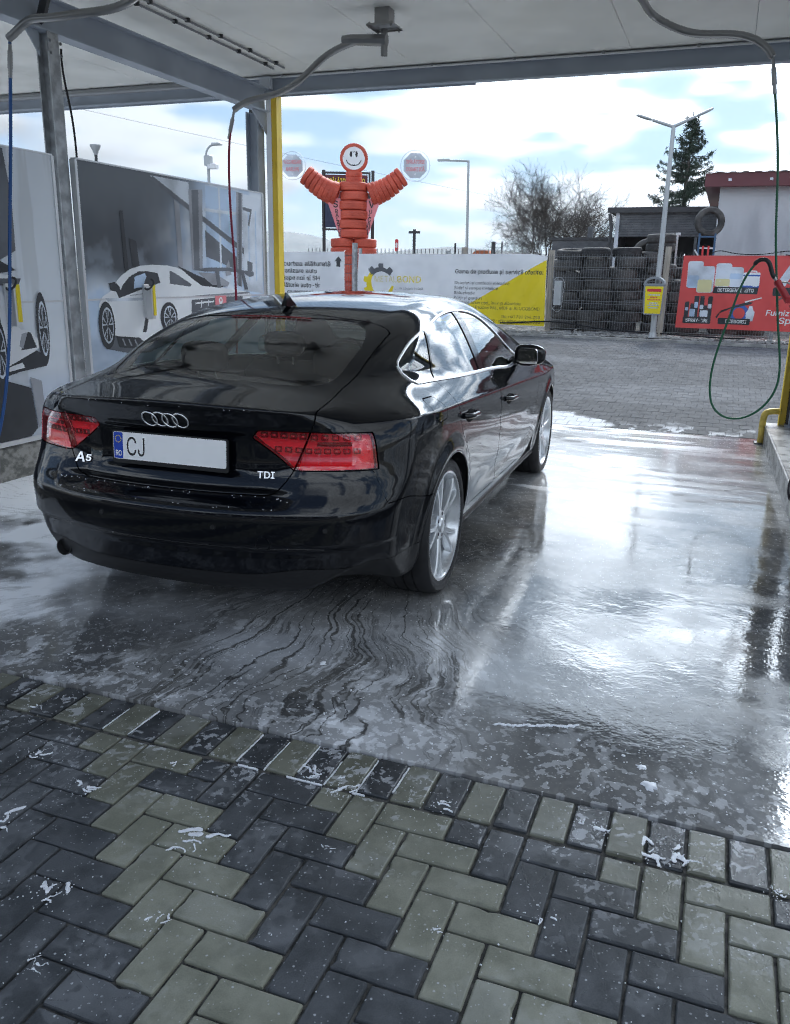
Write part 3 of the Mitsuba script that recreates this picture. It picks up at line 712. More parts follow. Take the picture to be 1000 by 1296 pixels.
# far board: hall, smoke and sports car
hall = [('print_pale', [(6.42, 2.262), (6.98, 2.262), (7.0, 2.02), (6.72, 2.12), (6.45, 2.22)]), ('print_sky', [(7.25, 2.262), (7.80, 2.262), (7.78, 1.50), (7.22, 1.50)]), ('print_pale', [(7.92, 2.25), (8.30, 2.22), (8.29, 1.27), (7.90, 1.30)]),
        ('print_sky', [(8.02, 2.10), (8.04, 2.10), (8.03, 1.40), (8.01, 1.40)]), ('print_sky', [(8.16, 2.10), (8.18, 2.10), (8.17, 1.40), (8.15, 1.40)]),
        ('print_mid', [(7.22, 1.86), (7.80, 1.62), (7.80, 1.50), (7.22, 1.62)]), ('print_pale', [(7.22, 2.06), (7.78, 2.06), (7.78, 2.03), (7.22, 2.03)]), ('print_pale', [(7.47, 2.262), (7.50, 2.262), (7.49, 1.52), (7.46, 1.52)]),
        ('print_mid', [(6.40, 2.235), (6.45, 2.26), (7.92, 1.72), (7.92, 1.66)]), ('print_grey', [(6.97, 2.20), (7.20, 2.22), (7.15, 1.50), (6.98, 1.50)]), ('print_mid', [(7.02, 2.20), (7.13, 2.21), (7.10, 1.50), (7.01, 1.50)]),
        ('print_grey', [(7.80, 2.255), (7.92, 2.25), (7.86, 1.34), (7.77, 1.36)]), ('print_mid', [(7.84, 2.25), (7.90, 2.25), (7.84, 1.34), (7.79, 1.35)]), ('print_grey', [(6.74, 2.10), (6.82, 2.06), (6.83, 1.52), (6.76, 1.52)]),
        ('print_mid', [(7.92, 2.12), (8.10, 2.11), (8.04, 1.94), (8.01, 1.95), (8.06, 2.08), (7.92, 2.09)]), ('print_dark', [(5.98, 1.95), (6.02, 1.95), (6.05, 1.46), (6.00, 1.42)]), ('print_dark', [(6.08, 1.74), (6.17, 1.72), (6.20, 1.50), (6.11, 1.47)]),
        ('print_grey', [(7.55, 1.52), (7.62, 1.60), (7.66, 1.46), (7.56, 1.44)]), ('print_mid', [(7.98, 1.60), (8.08, 1.58), (8.08, 1.50), (7.98, 1.50)])]
for m, p in hall: pr(b2, 'printed_hall', m, p)
pr(b2, 'printed_shade', 'print_mid', [(5.63, 1.02), (5.70, 0.86), (6.0, 0.80), (6.25, 0.79), (7.2, 0.99), (7.3, 1.06), (6.5, 1.10)])
pr(b2, 'printed_car', 'print_white', [(5.645, 1.21), (5.70, 1.275), (5.79, 1.31), (5.85, 1.37), (5.95, 1.44), (6.06, 1.49), (6.20, 1.520), (6.38, 1.532), (6.58, 1.530), (6.74, 1.512), (6.95, 1.452), (7.15, 1.40), (7.36, 1.352), (7.60, 1.318), (7.95, 1.290), (8.03, 1.262), (8.04, 1.235), (7.40, 1.05), (7.17, 1.04), (6.86, 1.01), (6.58, 1.06), (6.45, 0.93), (6.24, 0.885), (5.82, 0.96), (5.66, 1.10)])
for m, p in (('print_dark', [(5.905, 1.290), (5.955, 1.36), (6.05, 1.43), (6.18, 1.475), (6.30, 1.478), (6.44, 1.462), (6.475, 1.38), (6.40, 1.365), (6.20, 1.325), (5.93, 1.265)]), ('print_sky', [(6.10, 1.335), (6.12, 1.43), (6.26, 1.462), (6.28, 1.43), (6.22, 1.345)]),
             ('print_mid', [(6.62, 1.486), (6.70, 1.465), (6.955, 1.365), (6.93, 1.345), (6.61, 1.372)]), ('print_dark', [(6.74, 1.53), (6.86, 1.50), (7.04, 1.45), (7.36, 1.38), (7.58, 1.345), (7.40, 1.335), (7.12, 1.352), (6.96, 1.42)]),
             ('print_grey', [(7.06, 1.475), (7.36, 1.468), (7.62, 1.38), (7.58, 1.345), (7.30, 1.36)]), ('print_mid', [(6.98, 1.496), (7.22, 1.520), (7.60, 1.526), (7.92, 1.500), (8.04, 1.500), (8.095, 1.488), (8.10, 1.446), (8.02, 1.438), (7.90, 1.472), (7.58, 1.492), (7.20, 1.484)]),
             ('print_mid', [(7.36, 1.49), (7.43, 1.49), (7.46, 1.33), (7.39, 1.33)]), ('print_mid', [(7.84, 1.485), (7.90, 1.48), (7.98, 1.31), (7.91, 1.31)]), ('print_dark', [(5.785, 1.378), (5.86, 1.388), (5.915, 1.35), (5.94, 1.272), (5.90, 1.258), (5.87, 1.31), (5.80, 1.322)]),
             ('print_dark', [(6.29, 1.232), (6.335, 1.236), (6.235, 0.965), (6.185, 0.97)]), ('print_mid', [(6.94, 1.225), (7.30, 1.235), (7.86, 1.255), (7.86, 1.20), (7.36, 1.10), (6.93, 1.085)]), ('print_white', [(7.00, 1.200), (7.32, 1.212), (7.32, 1.196), (7.00, 1.184)]),
             ('print_white', [(7.10, 1.215), (7.115, 1.215), (7.10, 1.15), (7.085, 1.15)]), ('print_white', [(7.22, 1.22), (7.235, 1.22), (7.22, 1.16), (7.205, 1.16)]), ('print_grey', [(6.96, 1.262), (7.98, 1.290), (8.02, 1.272), (7.2, 1.248)]),
             ('print_dark', [(5.83, 0.955), (6.135, 0.925), (6.21, 0.87), (6.16, 0.828), (5.86, 0.862)]), ('print_grey', [(5.90, 0.93), (5.915, 0.93), (5.95, 0.87), (5.93, 0.87)]), ('print_grey', [(5.98, 0.922), (5.995, 0.922), (6.03, 0.862), (6.01, 0.862)]),
             ('print_grey', [(6.06, 0.914), (6.075, 0.914), (6.11, 0.855), (6.09, 0.855)]), ('print_grey', [(6.04, 1.28), (6.30, 1.30), (6.30, 1.294), (6.04, 1.274)]), ('print_pale', [(5.72, 1.262), (6.30, 1.255), (6.30, 1.235), (5.76, 1.235)])):
    pr(b2, 'printed_car_detail', m, p)
picture_wheel(b2, 5.725, 1.045, 0.098, 0.190); picture_wheel(b2, 6.572, 1.075, 0.128, 0.138)
pr(b2, 'printed_sign', 'print_pink', [(7.335, 1.256), (7.54, 1.256), (7.54, 1.165), (7.335, 1.165)])
pr(b2, 'printed_sign', 'white_print', ell(7.437, 1.208, 0.035, 0.034)); pr(b2, 'printed_sign', 'print_pink', ell(7.437, 1.214, 0.016, 0.014))
# near board: the front corner of another printed car
for m, p in (('print_dark', [(3.2, 0.72), (4.55, 0.735), (4.84, 0.64), (4.87, 0.34), (4.80, 0.29), (3.2, 0.29)]), ('print_grey', [(4.84, 0.72), (4.95, 0.68), (4.96, 0.40), (4.88, 0.34)]), ('print_mid', [(3.6, 2.262), (4.79, 2.262), (4.83, 1.95), (4.82, 1.60), (4.66, 1.53), (3.6, 1.6)]),
             ('print_dark', [(3.6, 1.60), (4.66, 1.535), (4.81, 1.468), (4.66, 1.448), (3.6, 1.42)]), ('print_white', [(4.0, 1.44), (4.66, 1.445), (4.76, 1.425), (4.74, 1.41), (4.0, 1.40)]), ('print_mid', [(4.0, 1.41), (4.845, 1.413), (4.812, 1.366), (4.0, 1.362)]),
             ('print_white', [(3.9, 1.36), (4.62, 1.365), (4.70, 1.26), (4.74, 1.10), (4.80, 1.06), (4.86, 1.055), (4.955, 0.985), (4.955, 0.92), (4.71, 0.812), (4.50, 0.79), (3.9, 0.8)]),
             ('print_dark', [(4.86, 1.042), (4.885, 1.035), (4.935, 0.925), (4.78, 0.915), (4.82, 0.99)]), ('print_grey', [(4.80, 1.03), (4.855, 1.04), (4.80, 0.925), (4.765, 0.945)]), ('print_dark', [(3.9, 0.80), (4.66, 0.815), (4.93, 0.905), (5.03, 0.835), (5.015, 0.785), (4.75, 0.765), (4.55, 0.73), (3.9, 0.72)]),
             ('print_white', [(4.62, 0.80), (4.78, 0.828), (4.80, 0.79), (4.63, 0.772)]), ('print_mid', [(3.9, 1.33), (4.60, 1.33), (4.62, 1.12), (3.9, 1.1)])):
    pr(b1, 'printed_car', m, p)
picture_wheel(b1, 5.010, 1.055, 0.060, 0.262); picture_wheel(b1, 4.575, 0.915, 0.075, 0.24)

# things that hang on the boards
def lance_holder(y, z, label):
    k = thing('lance_holder', label, 'holder', 'pressure lance holders on the partition boards')
    put('back_plate', cbox(-4.688, -4.668, y - 0.030, y + 0.035, z - 0.27, z + 0.01, 0.003), 'aluminium', k)
    put('yellow_strip', box(-4.606, -4.600, y - 0.002, y + 0.030, z - 0.25, z + 0.005), 'print_yellow', k)
    put('hook', tube(smooth_path([(-4.67, y - 0.02, z - 0.02), (-4.60, y - 0.02, z - 0.01), (-4.58, y - 0.02, z + 0.04), (-4.60, y - 0.03, z + 0.05)], 14), 0.008, 8), 'dark_steel', k, smooth=True)
    put('clamp', cbox(-4.668, -4.606, y - 0.022, y + 0.024, z - 0.28, z - 0.02, 0.004), 'aluminium', k)
lance_holder(6.235, 1.36, 'steel lance holder with yellow strip on the board with the white sports car')
lance_holder(4.70, 1.37, 'steel lance holder with yellow strip at the left edge of the pale board')

# swinging booms with their hoses
def boom(pts, pivot, label, r=0.026):
    k = thing('swing_boom', label, 'boom', 'hose booms under the wash bay roof')
    x, y, z = pivot
    put('pivot_plate', cbox(x - 0.11, x + 0.11, y - 0.11, y + 0.11, z - 0.135, z - 0.12, 0.002), 'boom_steel', k)
    for dx in (-0.09, 0.09):
        for dy in (-0.09, 0.09):
            put('bolt', tube([(x + dx, y + dy, z - 0.15), (x + dx, y + dy, z - 0.108)], 0.009, 6), 'boom_steel', k)
    put('pivot_block', cbox(x - 0.06, x + 0.06, y - 0.06, y + 0.06, z - 0.12, z, 0.002), 'boom_steel', k)
    put('pivot_pin', tube([(x, y, z - 0.14), (x, y, z - 0.33)], 0.026, 12), 'boom_steel', k, smooth=True)
    arm = smooth_path(pts, 40)
    put('arm', tube(arm, r, 12), 'boom_steel', k, smooth=40)
    d = np.array(pts[1]) - np.array(pts[0]); d /= np.linalg.norm(d)
    a = np.array(pts[0])
    put('arm_bracket', tube([a - d * 0.02, a + d * 0.30, a + d * 0.36], [0.046, 0.040, 0.030], 8), 'boom_steel', k)
    return k
def hose(pts, mat, label, r=0.010, n=80, fit=True):
    k = thing('pressure_hose', label, 'hose')
    p = smooth_path(pts, n)
    put('tube', tube(p, r, 10), mat, k, smooth=True)
    if fit:
        d = (p[3] - p[0]); d /= np.linalg.norm(d)
        put('coupling', tube([p[0] + d * -0.02, p[0] + d * 0.05, p[0] + d * 0.052, p[0] + d * 0.16, p[0] + d * 0.162, p[0] + d * 0.22], [0.010, 0.012, 0.017, 0.017, 0.013, 0.013], 10), 'boom_steel', k, smooth=30)
    return k
f = 6.85 / 7.2
cen = [(-2.884, 3.346), (-3.06, 3.36), (-3.219, 3.335), (-3.439, 3.250), (-3.62, 3.12), (-3.78, 3.03), (-3.95, 2.985), (-4.10, 2.965), (-4.24, 2.93), (-4.33, 2.885)]
cen = [(x * f, 6.85, 1.478 + (z - 1.478) * f) for x, z in cen]
boom(cen, (-2.745, 6.85, 3.474), 'bent steel hose boom in the middle, carrying the dark red hose')
hose([(-4.122, 6.85, 2.80), (-4.170, 6.85, 2.60), (-4.187, 6.85, 2.40), (-4.188, 6.85, 2.05), (-4.166, 6.85, 1.58), (-4.160, 6.85, 1.25), (-4.17, 6.85, 0.80), (-4.20, 6.84, 0.35), (-4.28, 6.78, 0.07), (-4.42, 6.62, 0.02), (-4.50, 6.40, 0.015)], 'hose_red', 'thin dark red pressure hose hanging in front of the printed sports car')
boom([(-2.75, 4.95, 3.30), (-3.30, 4.90, 3.22), (-3.57, 4.88, 3.115), (-3.66, 4.87, 3.070), (-3.80, 4.86, 3.040), (-4.02, 4.85, 3.032), (-4.30, 4.85, 3.030), (-4.40, 4.85, 3.030), (-4.47, 4.85, 3.005), (-4.60, 4.85, 2.935)], (-2.70, 4.95, 3.474), 'shiny bent steel hose boom at the upper left, carrying the blue hose')
hose([(-4.604, 4.862, 2.915), (-4.612, 4.850, 2.75), (-4.622, 4.786, 2.19), (-4.622, 4.70, 1.62), (-4.622, 4.636, 1.16), (-4.620, 4.563, 0.79), (-4.60, 4.44, 0.45), (-4.58, 4.30, 0.25), (-4.57, 4.10, 0.14), (-4.55, 3.80, 0.06), (-4.50, 3.5, 0.02)], 'hose_blue', 'blue pressure hose hanging at the left edge in front of the pale board', 0.011)
boom([(-0.84, 5.75, 3.30), (-0.83, 6.1, 3.32), (-0.80, 6.5, 3.335), (-0.765, 6.8, 3.325), (-0.712, 7.0, 3.298), (-0.552, 7.0, 3.21), (-0.40, 7.0, 3.165), (-0.218, 7.0, 3.150), (-0.032, 7.0, 3.107), (0.063, 7.0, 3.041), (0.105, 7.0, 2.985)], (-0.84, 5.68, 3.474), 'bent steel hose boom at the upper right, carrying the green hose')
hose([(0.110, 7.0, 2.965), (0.150, 7.0, 2.75), (0.222, 7.0, 2.323), (0.278, 7.0, 1.789), (0.335, 7.0, 1.40), (0.380, 7.0, 1.118), (0.420, 7.0, 0.88), (0.418, 7.0, 0.72), (0.352, 7.0, 0.575), (0.206, 7.0, 0.466), (0.085, 7.0, 0.462), (-0.005, 7.0, 0.525), (-0.047, 7.0, 0.639), (-0.038, 7.0, 0.924), (0.042, 6.995, 1.28), (0.121, 6.99, 1.538), (0.160, 6.985, 1.60)], 'hose_green', 'dark green pressure hose hanging in a long loop at the right of the bay', 0.0085, 140)
gun = thing('spray_gun', 'pressure washer gun with a red grip resting in a dark holder at the right edge', 'spray gun')
put('hose_guard', tube(smooth_path([(0.158, 6.985, 1.597), (0.190, 6.98, 1.632), (0.232, 6.975, 1.632), (0.270, 6.97, 1.575), (0.305, 6.965, 1.510)], 24), [0.012] + [0.0155] * 22 + [0.017], 10), 'hose_black', gun, smooth=True)
put('collar', tube([(0.300, 6.966, 1.515), (0.325, 6.962, 1.478)], 0.012, 10), 'boom_steel', gun, smooth=40)
put('grip', tube([(0.318, 6.963, 1.490), (0.326, 6.962, 1.478), (0.350, 6.96, 1.443), (0.385, 6.955, 1.392), (0.410, 6.952, 1.352), (0.418, 6.951, 1.342)], [0.020, 0.027, 0.024, 0.026, 0.024, 0.014], 12), 'gun_red', gun, smooth=40)
put('guard_ring', tube(smooth_path([(0.330, 6.961, 1.470), (0.385, 6.95, 1.478), (0.455, 6.94, 1.432), (0.490, 6.935, 1.375), (0.47, 6.94, 1.34), (0.416, 6.95, 1.345)], 24), 0.006, 8), 'boom_steel', gun, smooth=True)
put('trigger', tube([(0.375, 6.955, 1.372), (0.350, 6.957, 1.352)], 0.006, 6), 'boom_steel', gun)
put('valve_body', cbox(0.395, 0.50, 6.92, 6.98, 1.33, 1.372, 0.006), 'gun_red', gun)
hold = thing('gun_holder', 'dark upright holder tube beside the green hose on the concrete island', 'holder')
put('tube', tube([(0.455, 6.95, 1.325), (0.530, 6.95, 1.02), (0.60, 6.95, 0.60), (0.66, 6.95, 0.19)], 0.030, 12), 'hose_black', hold, smooth=True)
put('foot_plate', cbox(0.60, 0.74, 6.88, 7.02, IZ, IZ + 0.012, 0.002), 'dark_steel', hold)
g = thing('corner_guard', 'bent yellow steel tube guarding the corner of the concrete island', 'guard rail')
put('tube', tube(smooth_path([(0.437, 8.62, 0.0), (0.440, 8.625, 0.16), (0.443, 8.63, 0.245), (0.455, 8.64, 0.285), (0.495, 8.66, 0.303), (0.56, 8.69, 0.306), (0.585, 8.70, 0.306)], 40), 0.030, 14), 'yellow_paint', g, smooth=True)
put('base_plate', cbox(0.385, 0.455, 8.55, 8.69, 0.0, 0.012, 0.002), 'dark_steel', g)
hose([(0.66, 6.05, 0.55), (0.60, 6.02, 0.42), (0.535, 5.98, 0.27), (0.512, 5.95, 0.18), (0.535, 5.92, 0.10), (0.60, 5.90, 0.182), (0.70, 5.90, 0.185)], 'hose_black', 'short black hose hanging over the edge of the concrete island', 0.008, 60, False)

# pump cabinet at the end of the island, just out of the picture: the wet slab mirrors it
k = thing('pump_cabinet', 'dark grey pump cabinet at the far end of the concrete island', 'cabinet')
put('body', cbox(0.86, 1.95, 7.75, 8.56, IZ, 2.35, 0.02), 'grey_beam', k)
put('door', cbox(0.845, 0.86, 7.80, 8.15, IZ + 0.1, 2.25, 0.004), 'print_mid', k); put('door', cbox(0.845, 0.86, 8.17, 8.52, IZ + 0.1, 2.25, 0.004), 'print_mid', k)
# ================================================================== BEYOND THE DRIVEWAY
# wire mesh fence: posts, and panels of welded wire
fence = thing('wire_fence', 'grey welded wire mesh fence with steel posts along the far side of the driveway', 'fence')
POSTS = [-18.4, -16.0, -13.6, -11.2, -8.95, -6.72, -4.47, -2.225, 0.04, 2.03, 4.4, 6.8, 9.2]
for i, s in enumerate(POSTS):
    top = {5: 2.16, 7: 2.02, 8: 2.09}.get(i, 2.0)
    w = 0.035 if i not in (5, 7, 8) else 0.045
    put('post', cat([box(-w, w, -w, w, 0.30, top), box(-0.09, 0.09, -0.09, 0.09, 0.40, 0.425)]).apply_transform(axes(fw(s, 0, -0.05), FE, (-FN))), 'fence_wood' if i == 7 else 'galvanised', fence)
    if i == 5:
        put('post', box(-0.03, 0.03, -0.03, 0.03, 0.30, 2.05).apply_transform(axes(fw(s + 0.13, 0, -0.06), FE, (-FN))), 'galvanised', fence)
wire_v = trimesh.creation.box((0.0048, 0.0048, 1.50)); wire_h = trimesh.creation.box((1.0, 0.006, 0.0065))
for i in range(len(POSTS) - 1):
    a, b = POSTS[i], POSTS[i + 1]
    ws = []
    for s in np.arange(a + 0.03, b, 0.05):
        ws.append(wire_v.copy().apply_translation((s, 0, 1.20)))
    for z in (0.50, 0.66, 0.86, 1.00, 1.05, 1.25, 1.45, 1.50, 1.70, 1.90):
        h = wire_h.copy().apply_scale((b - a, 1, 1)).apply_translation(((a + b) / 2, 0.005, z)); ws.append(h)
    put('wire_panel', cat(ws).apply_transform(axes(FO, FE, -FN)), 'wire_grey', fence, kind='stuff')

# ------------------------------------------------------------------ banners, tied to the fence, slightly slack
def sag(s, z, seed):
    return 0.022 * np.sin(s * 2.3 + seed) * np.sin(z * 3.1 + seed) + 0.012 * np.sin(s * 6.1 + z * 4.0 + seed * 2) + 0.006 * np.sin(s * 17 - z * 9 + seed)
def lay(mesh2d, seed, off):
    """flat artwork (x = s, y = z, z = thickness) laid on the slack banner"""
    v = np.asarray(mesh2d.vertices)
    return trimesh.Trimesh(fw(v[:, 0], v[:, 1], 0.045 + off + v[:, 2] + sag(v[:, 0], v[:, 1], seed)), mesh2d.faces, process=False)
def grid_poly(poly, depth, step=0.12):
    m = prism(poly, depth)
    return m.subdivide_to_size(step, max_iter=8) if step else m
def banner(name, label, seed, poly, mat):
    k = thing(name, label, 'banner')
    put('sheet', lay(grid_poly(poly, 0.003, 0.10), seed, 0.0), mat, k, smooth=30)
    for x, y in sg.Polygon(poly).exterior.coords[:-1]:
        put('tie', tube([fw(x, y, 0.05), fw(x, y + 0.03, -0.02)], 0.006, 5), 'aluminium', k)
    def art(nm, m2, p, step=0.12, layer=1):
        return put(nm, lay(grid_poly(p, 0.001, step), seed, 0.0035 + 0.0018 * layer), m2, k)
    def line(t, x, y, h, w, m2='black_print', bold=False, slant=0.0, layer=2):
        g = text(t, h, bold, w, 0.001)
        if slant: g.apply_transform(np.array([[1, slant, 0, 0], [0, 1, 0, 0], [0, 0, 1, 0], [0, 0, 0, 1.0]]))
        return put('lettering', lay(g.apply_translation((x, y, 0)), seed, 0.0035 + 0.0018 * layer), m2, k)
    return k, art, line
# white banner on the left
k, art, line = banner('advertising_banner', 'white banner with dark text and an up arrow beside the yellow column', 1.0, [(-9.15, 0.62), (-6.90, 0.66), (-6.945, 1.972), (-9.15, 1.955)], 'print_white')
for t, x, y, h, w in (('în curtea alăturată', -8.74, 1.655, 0.100, 1.46), ('vulcanizare auto', -8.80, 1.500, 0.098, 1.14), ('anvelope noi si SH', -8.88, 1.343, 0.098, 1.29), ('spălătorie auto-tir', -8.78, 1.182, 0.098, 1.20), ('cu personal', -8.47, 1.030, 0.098, 0.70)):
    line(t, x, y, h, w, 'print_dark', True)
art('arrow', 'print_dark', [(-7.135, 1.645), (-7.045, 1.645), (-7.045, 1.765), (-7.00, 1.765), (-7.09, 1.87), (-7.18, 1.765), (-7.135, 1.765)], 0)
# white and yellow banner
k, art, line = banner('advertising_banner', 'wide white and yellow banner with a dark and yellow gear emblem', 2.3, [(-6.62, 0.55), (-2.262, 0.512), (-2.300, 1.905), (-2.62, 1.945), (-6.58, 1.925)], 'print_white')
art('yellow_corner', 'print_yellow', [(-4.62, 0.540), (-2.2635, 0.520), (-2.300, 1.83)], 0.12)
gx, gz, R = -6.03, 1.315, 0.335
def gear(a0, a1, teeth, r0=0.72, r1=1.0, r2=1.24):
    pts = []
    aa = np.linspace(a0, a1, 60)
    for a in aa:
        on = any(abs((a - t + np.pi) % (2 * np.pi) - np.pi) < 0.16 for t in teeth)
        pts.append((gx + R * (r2 if on else r1) * math.cos(a), gz + R * (r2 if on else r1) * math.sin(a)))
    for a in aa[::-1]:
        w = 1 - 0.25 * abs((a - a0) / (a1 - a0) * 2 - 1) ** 2
        ri = r1 - (r1 - r0) * w
        pts.append((gx + 0.02 + R * ri * math.cos(a), gz + R * ri * math.sin(a)))
    return pts
d2 = np.radians
art('gear_arc', 'print_mid', gear(d2(35), d2(160), [d2(48), d2(88), d2(128)]), 0.1)
art('gear_arc', 'print_yellow', gear(d2(140), d2(248), [d2(168), d2(205), d2(240)]), 0.1, 2)
art('gear_arc', 'print_mid', gear(d2(236), d2(310), [d2(262), d2(296)]), 0.1, 1)
art('gear_arc', 'print_yellow', gear(d2(292), d2(348), []), 0.1, 2)
line('METAL', -6.19, 1.335, 0.130, 0.56, 'print_cream'); line('BOND', -5.62, 1.335, 0.130, 0.56, 'print_yellow', False)
line('... cu un pas în față', -5.66, 1.185, 0.050, 0.66, 'print_mid')
for t, x, y, h, w, bd in (('Gama de produse și servicii oferite:', -4.28, 1.545, 0.082, 1.93, True), ('Structuri și confecții metalice', -4.275, 1.325, 0.062, 1.22, False), ('Scări și rampe metalice', -4.275, 1.222, 0.062, 0.98, False), ('Balustrade', -4.270, 1.120, 0.062, 0.46, False),
                          ('Porți și garduri', -4.270, 1.018, 0.062, 0.62, False), ('Debitare laser oțel, inox și aluminiu', -4.265, 0.925, 0.062, 1.46, False), ('Debitare și frezare PAL, MDF și ALUCOBOND', -4.262, 0.828, 0.062, 1.88, False), ('tel: +40 761 296 350', -3.20, 0.660, 0.062, 0.83, False), ('email: office@metalbond.ro', -3.56, 0.565, 0.062, 1.20, False)):
    line(t, x, y, h, w, 'print_dark', bd)
# red banner on the right
k, art, line = banner('advertising_banner', 'red banner with printed detergent jugs, sprays and accessories', 4.1, [(0.318, 0.605), (5.30, 0.600), (5.30, 1.96), (0.345, 1.930)], 'print_red')
def can(x0, x1, y0, y1, m, r=0.05): art('printed_jug', m, sg.Polygon(rrect(x0, y0, x1, y1, r)), 0.15, 1 + 0.4 * (m != 'print_pale'))
can(0.440, 0.720, 1.345, 1.835, 'print_pale'); art('printed_jug', 'print_sky', sg.Polygon(rrect(0.452, 1.352, 0.66, 1.575, 0.03)), 0.15, 2)
can(0.625, 0.930, 1.262, 1.745, 'print_pale'); art('printed_jug', 'print_cream', sg.Polygon(rrect(0.640, 1.27, 0.90, 1.50, 0.03)), 0.15, 2.5)
can(0.945, 1.220, 1.375, 1.800, 'print_pale'); art('printed_jug', 'print_cream', sg.Polygon(rrect(0.955, 1.385, 1.21, 1.52, 0.03)), 0.15, 2)
can(1.190, 1.430, 1.375, 1.735, 'print_pale'); art('printed_jug', 'print_sky', sg.Polygon(rrect(1.20, 1.52, 1.42, 1.62, 0.02)), 0.15, 2)
can(1.430, 1.720, 1.375, 1.640, 'print_white', 0.02); art('printed_jug', 'print_blue', [(1.43, 1.575), (1.72, 1.575), (1.72, 1.60), (1.43, 1.60)], 0.2, 2); art('printed_jug', 'print_blue', [(1.43, 1.375), (1.72, 1.375), (1.72, 1.405), (1.43, 1.405)], 0.2, 2)
art('printed_jug', 'print_white', sg.Polygon(rrect(1.50, 1.63, 1.66, 1.675, 0.02)).difference(sg.box(1.525, 1.62, 1.635, 1.655)), 0.2, 1)
art('caption_bar', 'print_dark', [(0.930, 1.262), (1.705, 1.258), (1.715, 1.376), (0.955, 1.376)], 0.15, 3); line('DETERGENȚI AUTO', 1.010, 1.288, 0.062, 0.63, 'white_print', True, layer=4)
for x0, x1, y1, m in ((0.455, 0.53, 1.09, 'print_dark'), (0.555, 0.625, 1.06, 'print_dark'), (0.615, 0.70, 1.20, 'print_dark'), (0.72, 0.80, 1.20, 'print_dark'), (0.80, 0.86, 1.03, 'print_dark'), (0.865, 0.945, 1.20, 'print_dark')):
    art('printed_can', m, sg.Polygon(rrect(x0, 0.79, x1, y1, 0.012)), 0.15, 1)
for x0, x1, y0, y1 in ((0.465, 0.52, 0.93, 0.99), (0.545, 0.65, 0.82, 0.96), (0.625, 0.69, 0.98, 1.09), (0.725, 0.79, 0.96, 1.04), (0.74, 0.88, 0.82, 0.94), (0.87, 0.935, 0.98, 1.06)):
    art('printed_can', 'print_sky' if x1 < 0.7 else 'print_pale', sg.Polygon(rrect(x0, y0, x1, y1, 0.015)), 0.15, 2)
art('caption_bar', 'print_dark', sg.Polygon(rrect(0.445, 0.695, 0.945, 0.815, 0.02)), 0.15, 3); line('SPRAY-URI', 0.495, 0.722, 0.060, 0.40, 'white_print', True, layer=4)
art('printed_hose', 'print_blue', sg.Point(1.435, 0.905).buffer(0.165, quad_segs=12).difference(sg.Point(1.435, 0.905).buffer(0.105, quad_segs=12)), 0.15, 1)
art('printed_bottle', 'print_pale', [(1.565, 0.77), (1.685, 0.77), (1.705, 0.93), (1.665, 0.99), (1.655, 1.045), (1.60, 1.045), (1.59, 0.98), (1.555, 0.92)], 0.15, 2)
art('printed_gun', 'print_dark', [(1.05, 0.80), (1.10, 0.90), (1.27, 0.985), (1.62, 1.075), (1.65, 1.11), (1.55, 1.115), (1.30, 1.02), (1.12, 0.95), (1.03, 0.83)], 0.15, 2); art('printed_gun', 'white_print', [(1.52, 1.10), (1.80, 1.19), (1.795, 1.205), (1.51, 1.125)], 0.15, 3)
art('caption_bar', 'print_dark', sg.Polygon(rrect(1.080, 0.700, 1.640, 0.812, 0.02)), 0.15, 3); line('ACCESORII', 1.150, 0.725, 0.060, 0.43, 'white_print', True, layer=4)
art('large_letter', 'print_pale', [(1.985, 1.400), (2.155, 1.400), (2.235, 1.575), (2.52, 1.575), (2.60, 1.400), (2.78, 1.400), (2.46, 1.800), (2.205, 1.800)], 0.15, 1); art('large_letter', 'print_red', [(2.29, 1.60), (2.46, 1.60), (2.375, 1.74)], 0.15, 2)
art('caption_bar', 'print_dark', sg.Polygon(rrect(1.965, 1.235, 2.85, 1.385, 0.03)), 0.15, 2)
line('Furniz', 1.885, 0.885, 0.095, 0.40, 'white_print', True, 0.12); line('Spa', 2.115, 0.745, 0.105, 0.30, 'white_print', True, 0.12)
cb = thing('loose_cable', 'thin dark cable slung loosely along the top of the red banner', 'cable')
put('strand', tube(smooth_path([fw(s, z, 0.09) for s, z in ((0.85, 1.97), (0.92, 2.01), (1.15, 1.99), (1.5, 1.955), (1.9, 1.985), (2.25, 2.0), (2.32, 1.97), (2.1, 1.955))], 50), 0.009, 6), 'hose_black', cb, smooth=True)
cb = thing('loose_cable', 'dark cable sagging along the foot of the fence below the tyre stacks', 'cable')
put('strand', tube(smooth_path([fw(s, z, 0.10) for s, z in ((-3.2, 0.56), (-2.6, 0.60), (-2.2, 0.625), (-1.7, 0.60), (-1.0, 0.515), (-0.3, 0.49), (0.6, 0.46), (1.6, 0.45))], 60), 0.016, 6), 'hose_black', cb, smooth=True)
mb = thing('junction_box', 'pale metal box with looped wires on the wooden fence post', 'box')
put('case', cbox(-2.10, -1.955, -0.075, 0.06, 0.955, 1.43, 0.006).apply_transform(axes(FO, FE, -FN)), 'lamp_grey', mb)
put('cable', tube(smooth_path([fw(s, z, 0.03) for s, z in ((-2.04, 0.955), (-2.10, 0.86), (-1.99, 0.83), (-1.94, 0.94), (-1.92, 1.2), (-1.95, 1.47), (-2.05, 1.50), (-2.12, 1.44))], 40), 0.004, 6), 'aluminium', mb, smooth=True)

